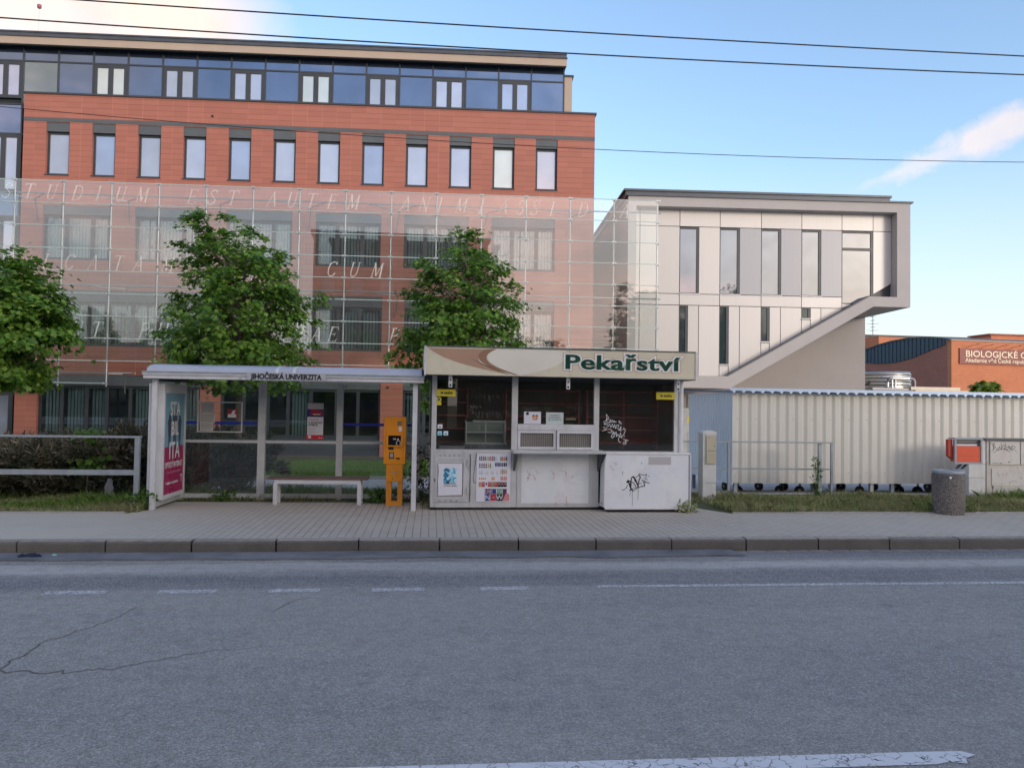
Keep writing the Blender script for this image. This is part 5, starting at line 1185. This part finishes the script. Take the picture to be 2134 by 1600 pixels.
B(xm_-.03, xm_+.03, YR+.045, YR+.1, -.15, z_t+.03).build('post', mat('galv_light', (.36,.40,.42), .5, .3), r2)
B(x0, xe+.02, YR-.005, YR+.043, z_t+.001, z_t+.028).build('top_rail', GALV, r2); B(x0, xe-.021, YR+.005, YR+.035, z_m-.015, z_m+.015).build('mid_rail', GALV, r2)
B(x0, x0+.04, YR, YR+.04, -.15, z_t).build('post', GALV, r2)
FP = Fr(6, 1479, 13.75)
pl = thing('utility_pillar', 'slim white utility pillar with beige meter box beside the kiosk', 'utility pillar', FP, 0, .1, -.05)
a = FP.l(1464, 1037); b = FP.l(1493, 905)
B(a[0], b[0], 0, .24, -.1, b[1]).build('column', CONCW, pl, .006); zt2 = FP.l(1479, 898)[1]
MB().prism([(a[0]-.012, b[1]+.001), (b[0]+.012, b[1]+.001), (b[0]+.006, b[1]+.035), (0.05, zt2+.01), (-.05, zt2+.01), (a[0]-.006, b[1]+.035)], -.012, .25).build('cap', CONCW, pl)
zm = FP.l(1479, 966)[1]; zm2 = FP.l(1479, 939)[1]
MB().box(b[0]-.19, b[0]-.012, -.025, -.001, zm, zm2-.003).box(b[0]-.19, b[0]-.012, -.025, -.001, zm2+.003, b[1]-.02).build('meter_box', BEIGE, pl)
MB().box(b[0]-.16, b[0]-.13, -.027, -.0255, b[1]-.06, b[1]-.05).box(b[0]-.05, b[0]-.035, -.027, -.0255, zm2+.07, zm2+.085).box(a[0]+.06, b[0], -.003, -.001, .28, .285).build('meter_marks', INKG, pl)
# litter bin
lb_ = thing('litter_bin', 'round exposed aggregate concrete litter bin on the grass edge', 'litter bin', S0, 8.21, 11.46, 0)
MB().lathe(8.21, 11.46, [(.228, -.02), (.232, .02), (.238, .60), (.236, .630)], 48).build('concrete_body', AGG, lb_)
MB().lathe(8.21, 11.46, [(.226, .631), (.232, .64), (.232, .675), (.22, .687), (.175, .687), (.165, .665), (.165, .5)], 48).build('liner_rim', GALV, lb_)
f2 = MB(); f2.box(8.08, 8.135, 11.46-.216, 11.46-.205, .57, .60); f2.build('label', PAPER, lb_)
# mailbox
FM = Fr(6, 2016, 12.9)
mb_ = thing('post_box', 'orange red post box in a grey frame behind the concrete litter bin', 'post box', FM, 0, .2, -.05)
a = FM.l(1987, 912); b = FM.l(2045, 967)
f3 = MB().box(a[0], a[0]+.035, -.03, .0, b[1], a[1]).box(b[0]-.03, b[0], -.03, 0, b[1], a[1]).box(a[0]+.035, b[0]-.03, -.03, 0, b[1], b[1]+.035).box(a[0]+.035, b[0]-.03, -.03, 0, a[1]-.03, a[1]); f3.box(a[0], b[0], .001, .14, a[1]-.015, a[1]).box(b[0]-.02, b[0], .001, .14, b[1], a[1]-.016)
f3.build('frame', GALV, mb_)
rz0 = FM.l(2016, 964)[1]; rz1 = FM.l(2016, 929.5)[1]
B(a[0]+.036, b[0]-.031, -.018, .13, b[1]+.036, rz1).build('flap', RED, mb_, .003); B(a[0]+.04, b[0]-.035, -.0195, -.0185, (rz0+rz1)/2-.03, (rz0+rz1)/2-.027).build('flap_crease', SIGNR, mb_)
B(a[0]+.036, b[0]-.031, .02, .06, rz1+.001, a[1]-.031).build('slot_plate', mat('slot_grey', (.28,.27,.26), .5), mb_); B(a[0]+.05, b[0]-.05, .005, .019, a[1]-.085, a[1]-.078).build('slot', BLACK, mb_)
B(a[0]+.05, b[0]-.08, .0, .018, rz1+.005, rz1+.03).build('collection_label', PAPER, mb_)
MB().prism([(a[0]-.075, a[1]-.03), (a[0]-.001, a[1]-.02), (a[0]-.001, b[1]+.08), (a[0]-.075, b[1]+.13)][::-1], .02, .09).build('side_lid', mat('red_side', (.48,.06,.04), .45), mb_)
MB().mesh([], []).tube([(.0, .15, b[1]), (-.12, .12, b[1]-.1)], .022, 6).tube([(.1, .15, b[1]), (-.02, .12, b[1]-.1)], .022, 6).build('strut', DARKH, mb_); B(-.2, .0, .09, .16, -.08, b[1]-.09).build('pedestal', GALV, mb_)
# cabinets
FQ = Fr(6, 2050, 14.75)
cw = thing('small_meter_cabinet', 'small white concrete meter cabinet between post box and switch cabinet', 'cabinet', FQ, -.1, .2, -.05)
a = FQ.l(2017, 975); b = FQ.l(2054, 1030)
w1 = MB().use(CONCW).box(a[0]+.02, b[0], 0, .3, -.15, .36).box(a[0]+.02, b[0], .0, .3, .365, .62).box(a[0]+.02, b[0], 0, .3, .625, 1.10); w1.build('cabinet_body', None, cw, .004)
sc4 = thing('switch_cabinet', 'weathered grey metal switch cabinet with black graffiti at the right edge', 'cabinet', FQ, 1, .3, -.05)
xa = FQ.l(2056, 970)[0]; zt3 = FQ.l(2070, 914)[1]
B(xa, xa+2.2, 0, .4, -.15, zt3-.03).build('cabinet_body', CABM, sc4, .006); B(xa-.05, xa+2.25, -.05, .45, zt3-.029, zt3).build('roof', ROOFM, sc4)
q1 = FQ.l(2062, 920); q2 = FQ.l(2124, 968); dm = mat('cab_door', (.52,.51,.49), .5, .05, .08, 4, dirt=.35, dirtc=(.2,.19,.18))
dA = B(q1[0], q2[0], -.02, -.001, q2[1], q1[1]).build('door', dm, sc4, .003); B(q2[0]+.02, q2[0]+.6, -.02, -.001, q2[1], q1[1]).build('door', dm, sc4, .003)
q3 = FQ.l(2066, 976); q4 = FQ.l(2134, 1040)
B(q3[0], q3[0]+1.3, -.012, -.001, q3[1]-.33, q3[1]).build('lower_panel', dm, sc4); B(q3[0]+.02, q3[0]+1.3, -.012, -.001, -.1, q3[1]-.345).build('lower_panel', dm, sc4)
tg = MB(); yq = -.0215
def cq(v, w_): return FQ.l(1930+v/8, 890+w_/8, -.02)
def s3(pts, wd=.008): tg.ribbon([cq(*p_) for p_ in pts], wd, yq)
s3([(1080, 262), (1150, 275), (1100, 300), (1160, 330), (1090, 400)]); s3([(1120, 420), (1200, 380), (1300, 360), (1400, 415)]); s3([(1130, 290), (1125, 370)], .012); s3([(1190, 340), (1170, 370), (1210, 375), (1220, 320), (1240, 370)]); s3([(1250, 260), (1255, 370), (1275, 310), (1330, 300)]); s3([(1330, 280), (1300, 380)]); s3([(1340, 330), (1320, 370), (1360, 375), (1380, 320), (1345, 330)]); s3([(1380, 300), (1400, 380), (1430, 320), (1400, 340), (1440, 390)]); s3([(1440, 300), (1430, 390), (1490, 330), (1440, 300)], .006); s3([(1450, 350), (1520, 430)], .005); s3([(1110, 600), (1200, 595)], .006); s3([(1230, 605), (1260, 600)], .012); s3([(1370, 585), (1390, 580)], .012)
tg.build('graffiti_tag', INK, dA)
tg = MB(); yq = -.0135; s3([(1190, 760), (1225, 820)]); s3([(1280, 770), (1295, 800)]); s3([(1340, 800), (1355, 760)]); s3([(1390, 960), (1395, 920), (1450, 900), (1520, 905)], .006); s3([(1120, 975), (1125, 1020)], .02); s3([(1570, 830), (1600, 860)], .01); tg.build('graffiti_marks', INKG, sc4)
# litter
lt = thing('black_rag', 'crumpled black rag in the gutter at far left', 'rag', S0, -4.33, 8.97, -.14)
m_ = MB(); rs = random.Random(2); n1, n2 = 9, 6; vs = []
for j in range(n2):
    for i in range(n1):
        rim = min(i, n1-1-i, j, n2-1-j) == 0
        vs.append((-4.33+(i/(n1-1)-.5)*.26+rs.uniform(-.015, .015), 8.97+(j/(n2-1)-.5)*.13+rs.uniform(-.012, .012), -.134 if rim else -.128+rs.uniform(0, .045)))
m_.mesh(vs, [(j*n1+i, j*n1+i+1, (j+1)*n1+i+1, (j+1)*n1+i) for j in range(n2-1) for i in range(n1-1)], True); m_.build('cloth', mat('rag', (.008,.012,.03), .7), lt)
gb = thing('green_wrapper', 'tiny crumpled green wrapper in the gutter at far left', 'wrapper', S0, -4.12, 9.02, -.14)
m_ = MB(); m_.mesh([(-4.15, 9.0, -.135), (-4.09, 8.99, -.13), (-4.08, 9.03, -.12), (-4.13, 9.05, -.128), (-4.115, 9.015, -.105)], [(0, 1, 4), (1, 2, 4), (2, 3, 4), (3, 0, 4), (3, 2, 1, 0)]); m_.build('wrapper_foil', mat('wrapper', (.25,.55,.40), .4), gb)
# overhead wires
def wire(pts, depth, r, lab, sag=0):
    fr = Fr(6, 1067, depth); P = [fr.l(*p_) for p_ in pts]; (xa, za), (xb, zb) = P[0], P[-1]
    xm, zm = P[len(P)//2]; A = np.polyfit([q[0] for q in P], [q[1] for q in P], 2)
    t = thing('overhead_wire', lab, 'wire', fr, 0, 0, 0, None); o_ = MB(); pts3 = []
    for i in range(61):
        x = -26+52*i/60; xc = max(min(x, xb+1), xa-1); z = np.polyval(A, xc)+(x-xc)*(2*A[0]*xc+A[1]); pts3.append((x, 0, float(z)))
    o_.tube(pts3, r, 6, False); o_.build('cable', mat('wire_black', (.015,.016,.02), .5), t)
wire([(168, 0), (640, 33), (1100, 62), (1600, 88), (2134, 118)], 8.6, .0078, 'topmost of the three black overhead wires crossing the sky')
wire([(0, 36), (530, 75), (1100, 107), (1600, 131), (2134, 157)], 8.6, .0078, 'middle overhead wire, passing just above the office roof')
wire([(0, 222), (640, 276), (1240, 312), (1700, 328), (2134, 339)], 13.0, .006, 'thinnest and lowest overhead wire, crossing the red facade')
# ================================================================== VEGETATION
def arr_mesh(name, V, Fc, nper, m, parent, off):
    me = bpy.data.meshes.new(name); nv = len(V); nf = len(Fc)//nper if nper else 0
    me.vertices.add(nv); me.vertices.foreach_set('co', (V-np.array(off)).astype(np.float32).ravel())
    me.loops.add(len(Fc)); me.loops.foreach_set('vertex_index', Fc.astype(np.int32))
    me.polygons.add(nf); me.polygons.foreach_set('loop_start', np.arange(0, nf*nper, nper, dtype=np.int32)); me.polygons.foreach_set('loop_total', np.full(nf, nper, dtype=np.int32))
    me.materials.append(m); me.update(calc_edges=True); me.validate()
    o = bpy.data.objects.new(name, me); COL.objects.link(o)
    if parent: o.parent = parent
    return o
ML = np.array([(0, 0), (.16, .10), (.46, .02), (.34, .30), (.52, .62), (.22, .60), (0, 1.0), (-.22, .60), (-.52, .62), (-.34, .30), (-.46, .02), (-.16, .10)])
DM = np.array([(0, 0), (.2, .35), (.13, .75), (0, 1), (-.13, .75), (-.2, .35)])
ND = np.array([(-.07, 0), (.07, 0), (.03, 1), (-.03, 1)])
def foliage(name, P, nrm, size, shape, m, parent, off, droop=.0, fold=.18):
    """P (n,3) leaf bases; nrm (n,3) rough normals"""
    n = len(P); k = len(shape)
    nr = nrm/np.linalg.norm(nrm, axis=1, keepdims=True)
    r = rng.normal(size=(n, 3)); t = np.cross(nr, r); t /= np.linalg.norm(t, axis=1, keepdims=True)+1e-9; t[:, 2] -= droop; t /= np.linalg.norm(t, axis=1, keepdims=True)
    s = np.cross(t, nr); s /= np.linalg.norm(s, axis=1, keepdims=True)+1e-9; nn = np.cross(s, t)
    V = P[:, None, :]+size[:, None, None]*(shape[None, :, 0, None]*s[:, None, :]+shape[None, :, 1, None]*t[:, None, :]+fold*(np.abs(shape[None, :, 0, None]))*nn[:, None, :])
    return arr_mesh(name, V.reshape(-1, 3), np.arange(n*k), k, m, parent, off)
def tree(name, label, depth, lobes, trunkpx, nleaf, m=LEAF, cat='tree', group=None, lsz=.098, base=None, trunk_r=.07, dens=None):
    fr = Fr(0, trunkpx, depth); bx0 = fr.o.x; bz = gz(depth) if base is None else base
    t = thing(name, label, cat, fr, 0, 0, bz, group)
    C = []; px0_ = trunkpx*.013
    for px, py, rp in lobes:
        x, z = fr.l(px, py); r = rp/F*depth; C.append((x, rng.uniform(-.45, .45)*r*1.0, z, r))
    C = np.array(C); cen = np.array([np.mean(C[:, 0]), 0, np.mean(C[:, 2])])
    # depth spread: push lobes around the trunk
    full = []
    for i, (x, y, z, r) in enumerate(C):
        full.append((x, y, z, r))
    zmin, zmax = C[:, 2].min(), C[:, 2].max(); wid = (C[:, 0].max()-C[:, 0].min())/2
    for i in range(len(C)):                       # front and back lobes so that the crown is round in plan
        x, y, z, r = C[i]
        rel = abs(x-cen[0])/max(wid, .1); yy = math.sqrt(max(0, 1-rel**2))*wid*.75
        if yy > .25: full.append((x*.8+cen[0]*.2, -yy, z-.08, r*.85)); full.append((x*.8+cen[0]*.2, yy, z-.08, r*.85))
    full = np.array(full)
    wts = full[:, 3]**2; wts /= wts.sum()
    # clusters
    ncl = int(nleaf/40); idx = rng.choice(len(full), ncl, p=wts)
    d = rng.normal(size=(ncl, 3)); d /= np.linalg.norm(d, axis=1, keepdims=True); rad = full[idx, 3]*rng.uniform(.3, 1.12, ncl)**.7
    cc = full[idx, :3]+d*rad[:, None]
    from mathutils import noise as mn
    nv = np.array([mn.noise(Vector(q)*2.1+Vector((px0_, 3.1, 0))) for q in cc]); cc = cc[nv > -.09]; ncl = len(cc)
    out = cc-cen; out /= np.linalg.norm(out, axis=1, keepdims=True)
    per = 40; rep = np.repeat(np.arange(ncl), per); q = rng.normal(size=(ncl*per, 3))*np.array([.12, .12, .045])*rng.uniform(.7, 1.3, (ncl, 1)).repeat(per, 0)
    tilt = out[rep]; q[:, 2] += -(np.abs(q[:, 0])+np.abs(q[:, 1]))*.25+ .0
    P = cc[rep]+q
    nr = np.array([0, 0, 1.0])+tilt*.75+rng.normal(size=(len(P), 3))*.38
    sz = lsz*rng.uniform(.6, 1.25, len(P))
    foliage('crown', P, nr, sz, ML, m, t, (0, 0, bz), .35)
    br = MB(); zc_ = zmin+(zmax-zmin)*.25
    top = (cen[0]*.6, 0, zmax-.4)
    br.tube([(0, 0, bz-.1), (.02, 0, bz+1.0), (-.01, .01, zmin), (cen[0]*.3, 0, zmin+(zmax-zmin)*.5), top], .05, 10, True, [trunk_r*1.25, trunk_r, trunk_r*.8, trunk_r*.5, .012])
    br.build('trunk', BARK, t)
    lm = MB()
    for j in rng.choice(ncl, min(110, ncl), replace=False):
        zb = max(zmin-.15, min(cc[j][2]-.5-rng.uniform(0, .5), zmax-.5)); f = (zb-zmin)/(zmax-zmin+.01); xb = cen[0]*.3*max(0, f)*1.6
        a = Vector((xb, 0, zb)); b = Vector(cc[j]); mid = a.lerp(b, .55)+Vector((rng.uniform(-.1, .1), rng.uniform(-.1, .1), -.06))
        lm.tube([a, mid, b], .01, 5, False, [.028, .017, .006])
    lm.build('branches', BARK, t)
    return t
T2 = tree('maple_tree', 'maple tree rising behind the middle of the bus shelter', 17.0,
     [(448, 462, 20), (455, 480, 32), (521, 474, 22), (395, 560, 22), (612, 560, 20), (655, 615, 18), (340, 680, 20), (450, 490, 34), (425, 520, 35), (525, 500, 38), (555, 530, 40), (480, 545, 60), (400, 545, 28), (415, 590, 45), (540, 580, 60), (600, 600, 42), (470, 610, 65), (380, 600, 25), (365, 645, 35), (410, 660, 60), (500, 680, 75), (590, 665, 60), (640, 650, 38), (640, 700, 45), (370, 700, 42), (440, 735, 60), (540, 740, 65), (620, 750, 45), (380, 745, 38), (500, 775, 45), (440, 790, 35), (570, 790, 35)], 497, 34000)
T3 = tree('maple_tree', 'maple tree directly behind the bakery kiosk', 17.5,
     [(968, 492, 16), (1002, 502, 16), (1085, 620, 18), (828, 720, 18), (850, 610, 18), (975, 505, 24), (1005, 520, 28), (960, 540, 40), (1020, 555, 42), (900, 560, 38), (1055, 545, 22), (885, 600, 42), (950, 600, 55), (1030, 605, 50), (1075, 590, 24), (1065, 650, 36), (880, 650, 42), (960, 660, 60), (1030, 680, 50), (865, 700, 42), (930, 720, 55), (1010, 730, 50), (1070, 700, 32), (860, 745, 36), (920, 780, 40), (880, 790, 30), (1000, 770, 40), (885, 840, 16)], 975, 25000)
T1 = tree('maple_tree', 'maple tree cut off by the left edge of the picture', 14.5,
     [(25, 530, 20), (120, 640, 16), (132, 690, 12), (110, 590, 16), (15, 550, 34), (45, 570, 38), (-30, 560, 50), (80, 610, 38), (20, 620, 60), (-60, 620, 60), (95, 650, 36), (60, 670, 55), (118, 680, 22), (-20, 690, 70), (50, 720, 45), (100, 705, 30), (-80, 700, 60), (0, 760, 45), (-60, 770, 50), (20, 785, 25), (-90, 560, 45), (75, 770, 16)], -60, 26000)
T4 = tree('young_tree', 'small bright green tree in front of the sunlit orange brick wall', 46.0, [(2040, 808, 10), (2062, 802, 11), (2050, 822, 16), (2072, 820, 10), (2030, 825, 9)], 2052, 2600, LEAFY, lsz=.26)
# across the street (these are what the glass reflects)
def acr(src, x, y, s, lab):
    c = copy_tree(src); c.location = (x, y, -.1); c.scale = (s, s, s); c.rotation_euler = (0, 0, random.uniform(0, 6)); c['label'] = lab; c['group'] = 'trees across the street'
for k in range(17):
    xx = -58+k*6.3+random.uniform(-1, 1)
    if -16 < xx < 2: continue
    acr((T2, T3)[k % 2], xx, -17+random.uniform(-2, 2), random.uniform(1.5, 1.95), 'trees across the street mirrored in the office glass')
for xx, q in ((20, 2.5), (28, 2.6)): acr((T3, T2)[int(xx) % 2], xx, -17, q, 'trees across the street mirrored in the office glass')
for k in range(4): acr((T3, T2)[k % 2], -13+k*5, -15, 1.05, 'trees across the street mirrored in the office glass')
def block(name, lab, x0, x1, y0, y1, h, m, nx, nz, face, group=None):
    fr = Fr(0, 1067, .0001); fr.o = Vector((0, 0)); t = thing(name, lab, 'building', fr, (x0+x1)/2, (y0+y1)/2, -.6, group)
    B(x0, x1, y0, y1, -.6, h).build('wall', m, t); B(x0-.3, x1+.3, y0-.3, y1+.3, h+.001, h+.4).build('roof', ROOFM, t)
    for i in range(nx):
        for j in range(nz):
            z = 1.2+j*(h-1.5)/nz
            if face == 'n': a = x0+(i+.28)*(x1-x0)/nx; wdt = (x1-x0)/nx*.44; B(a, a+wdt, y1+.001, y1+.05, z, z+1.5).build('window', PBLK, t)
            else: a = y0+(i+.28)*(y1-y0)/nx; wdt = (y1-y0)/nx*.44; B(x0-.05, x0-.001, a, a+wdt, z, z+1.5).build('window', PBLK, t)
block('tower_block', 'dark brown tower block across the street mirrored in the glass screen', -13.5, 4.5, -40, -22, 19, mat('tower_wall', (.10,.06,.045), .8), 6, 6, 'n')
for k in range(9):
    block('town_house', 'low houses across the street mirrored in the panes', -78+k*17, -64+k*17, -33, -23, 5.2+(k % 3)*.9, mat('house_wall', (.22,.20,.18), .85), 4, 2, 'n', 'houses across the street')
0 and block('sun_blocker', 'unseen pale block added right of the yard to keep the sun off', 37, 52, -50, 37, 22, mat('blocker_wall', (.45,.40,.34), .85), 14, 7, 'w')  # disabled: made-up block meant to keep the low sun off the street
# hedge shrubs
def shrub(lab, px, depth, wdt, hgt, n, m=SHRUB, name='juniper_shrub', shape=ND, sz=(.05, .11), group=None, dy=.55):
    fr = Fr(6, px, depth); v = S0.to((fr.o.x, fr.o.y))[1]; bz = gz(v)
    t = thing(name, lab, 'shrub', fr, 0, 0, bz, group)
    nl = 16; L = np.stack([rng.uniform(-wdt/2, wdt/2, nl), rng.uniform(-dy, dy, nl), rng.uniform(.15, .75, nl)*hgt], 1); Rr = rng.uniform(.18, .34, nl)*hgt
    tw = n//14; i = rng.choice(nl, tw); d = rng.normal(size=(tw, 3)); d[:, 2] = np.abs(d[:, 2])*.8-.15; d /= np.linalg.norm(d, axis=1, keepdims=True)
    c = L[i]+d*Rr[i][:, None]*rng.uniform(.5, 1.15, (tw, 1)); c[:, 2] = np.maximum(c[:, 2], .03); dirn = d+np.array([0, -.1, .35]); dirn /= np.linalg.norm(dirn, axis=1, keepdims=True)
    rep = np.repeat(np.arange(tw), 14); s_ = rng.uniform(0, .16, (len(rep), 1)); P = c[rep]+dirn[rep]*s_+rng.normal(size=(len(rep), 3))*.012
    # shoots point along dirn with spread
    T = dirn[rep]+rng.normal(size=(len(rep), 3))*.55; T /= np.linalg.norm(T, axis=1, keepdims=True); Sx = np.cross(T, rng.normal(size=T.shape)); Sx /= np.linalg.norm(Sx, axis=1, keepdims=True)
    size = rng.uniform(*sz, len(rep)); V = P[:, None, :]+size[:, None, None]*(shape[None, :, 0, None]*Sx[:, None, :]*(1.8 if shape is ND else 1)+shape[None, :, 1, None]*T[:, None, :]); V[:, :, 2] += bz
    k = len(shape); arr_mesh('foliage', V.reshape(-1, 3), np.arange(len(rep)*k), k, m, t, (0, 0, bz))
    st_ = MB()
    for q in range(40): j = rng.integers(tw); st_.tube([(c[j][0]*.3, c[j][1]*.3, bz-.05), (c[j][0]*.7, c[j][1]*.7, bz+c[j][2]*.5), (c[j][0], c[j][1], bz+c[j][2])], .008, 5, False, [.014, .01, .004])
    st_.build('stems', BARK, t); return t
shrub('brownish evergreen shrub at the far left edge behind the railing', -30, 12.9, 1.5, .95, 26000)
shrub('brownish evergreen shrub low behind the left part of the railing', 75, 12.9, 1.4, .88, 26000)
shrub('brownish evergreen shrub behind the middle of the left railing', 165, 12.9, 1.3, .98, 26000)
shrub('tallest brownish evergreen shrub beside the railing post', 262, 12.9, 1.3, 1.14, 28000)
shrub('dark shrub seen through the left pane of the bus shelter', 410, 14.1, 1.35, 1.12, 28000)
shrub('dark shrub seen through glass next to the shelter middle post', 495, 14.4, 1.1, 1.02, 22000)
# broad-leaved sapling in the hedge
sp_ = thing('weed_sapling', 'bright green broad leaved sapling growing through the hedge', 'sapling', Fr(6, 185, 12.2), 0, 0, -.02)
P = np.stack([rng.normal(0, .12, 150), rng.normal(0, .05, 150), rng.uniform(.45, 1.12, 150)], 1); foliage('leaves', P, np.array([0, -.8, .6])+rng.normal(size=(150, 3))*.4, rng.uniform(.06, .13, 150), ML, WEED, sp_, (0, 0, -.02), .3)
MB().tube([(0, 0, -.05), (.02, 0, .5), (0, 0, 1.0)], .008, 5).build('stem', BARK, sp_)
def weed(lab, px, depth, n, h, w_, fr_=None, cat='weed', name='weed_clump', m=WEED, group=None):
    fr = fr_ or Fr(6, px, depth); v = S0.to((fr.o.x, fr.o.y))[1]; bz = max(gz(v), -.3)
    t = thing(name, lab, cat, fr, 0, 0, bz, group)
    P = np.stack([rng.normal(0, w_, n), rng.normal(0, w_*.6, n), bz+rng.uniform(0.02, 1, n)**1.3*h], 1)
    foliage('leaves', P, np.array([0, -.6, .7])+rng.normal(size=(n, 3))*.6, rng.uniform(.04, .09, n), DM, m, t, (0, 0, bz), -.3)
    s_ = MB()
    for k in range(6): x = rng.normal(0, w_*.6); s_.tube([(x*.3, 0, bz-.03), (x, 0, bz+h*.9)], .004, 4)
    s_.build('stem', m, t)
weed('yellow green weeds at the foot of the left shelter post', 300, 11.35, 260, .28, .09)
weed('dark weeds sprouting behind the right shelter post', 880, 12.9, 420, .95, .16, m=SHRUB)
weed('tall thin weed growing through the bin store railing', 1702, 14.45, 120, .75, .05)
weed('dry weeds at the right foot of the white cabinet', 1432, 11.95, 160, .16, .09, m=GRASS)
weed('low green weed under the shelter bottom rail', 470, 12.5, 120, .14, .09)
weed('dark green weed below the shelter pane beside the ticket machine', 790, 12.5, 200, .22, .12)
bgx = thing('grey_plastic_bag', 'crumpled grey plastic bag caught low in the hedge', 'bag', Fr(6, 233, 12.1), 0, 0, .0)
m_ = MB(); rs = random.Random(9); vs = [(0.07*math.cos(k*.7854)*(1.0 if j in (1, 2) else .4)+rs.uniform(-.03, .03), .05*math.sin(k*.7854)+rs.uniform(-.025, .025), .02+j*.11+rs.uniform(-.02, .02)) for j in range(4) for k in range(8)]
m_.mesh(vs, [(j*8+k, j*8+(k+1) % 8, (j+1)*8+(k+1) % 8, (j+1)*8+k) for j in range(3) for k in range(8)]+[tuple(range(7, -1, -1)), tuple(range(24, 32))], False); m_.build('bag_film', mat('bag', (.17,.17,.19), .5), bgx)
def grass(name, regions, m, lab, hs=(.05, .12), lean=.5, wd=.007):
    Vs = []
    for (u0, u1, v0, v1, n) in regions:
        u = rng.uniform(u0, u1, n); v = rng.uniform(v0, v1, n); z = np.array([gz(q) for q in v]); h = rng.uniform(hs[0], hs[1], n)*(1+.5*np.sin(u*2.1+v*3))
        a = rng.uniform(0, 6.28, n); dx = np.cos(a)*wd*.5; dy = np.sin(a)*wd*.5; lx = rng.normal(0, lean, n)*h; ly = rng.normal(0, lean, n)*h
        b0 = np.stack([u-dx, v-dy, z-.01], 1); b1 = np.stack([u+dx, v+dy, z-.01], 1); m1 = np.stack([u+dx*.7+lx*.4, v+dy*.7+ly*.4, z+h*.6], 1); m0 = np.stack([u-dx*.7+lx*.4, v-dy*.7+ly*.4, z+h*.6], 1); tp_ = np.stack([u+lx, v+ly, z+h], 1)
        Vs.append(np.stack([b0, b1, m1, tp_, m0], 1).reshape(-1, 3))
    V = np.concatenate(Vs); o = arr_mesh(name, V, np.arange(len(V)), 5, m, None, (0, 0, 0)); o.rotation_euler = (0, 0, S0.th); tag(o, lab, 'grass', kind='stuff'); return o
grass('verge_grass', [(4.7, 15, VE+.05, 13.0, 42000), (4.3, 15, 13.0, 14.0, 20000), (-11, -4.15, VE+.06, 12.8, 34000), (-5.4, 4.2, 12.85, 14.0, 9000), (-.14, -.0, 11.9, 13.3, 300)], GRASS, 'rough half dry grass along the back edge of the pavement')
grass('rough_grass', [(-5.0, -.6, 13.6, 15.3, 9000), (-12, -4.6, 12.8, 20, 12000)], GRASSG, 'longer green grass behind the bus shelter', (.05, .13))
grass('lawn', [(-8, 5, 20.2, 28.5, 60000)], GRASSG, 'mown lawn in front of the office building', (.04, .08), .4, .016)
grass('tall_verge_tufts', [(10.3, 14, 13.3, 14.6, 5000), (7.8, 8.7, 11.5, 11.8, 260), (-11, -4.3, 11.9, 12.4, 6000)], GRASSG, 'taller green tufts at the foot of cabinets and hedge', (.09, .2))
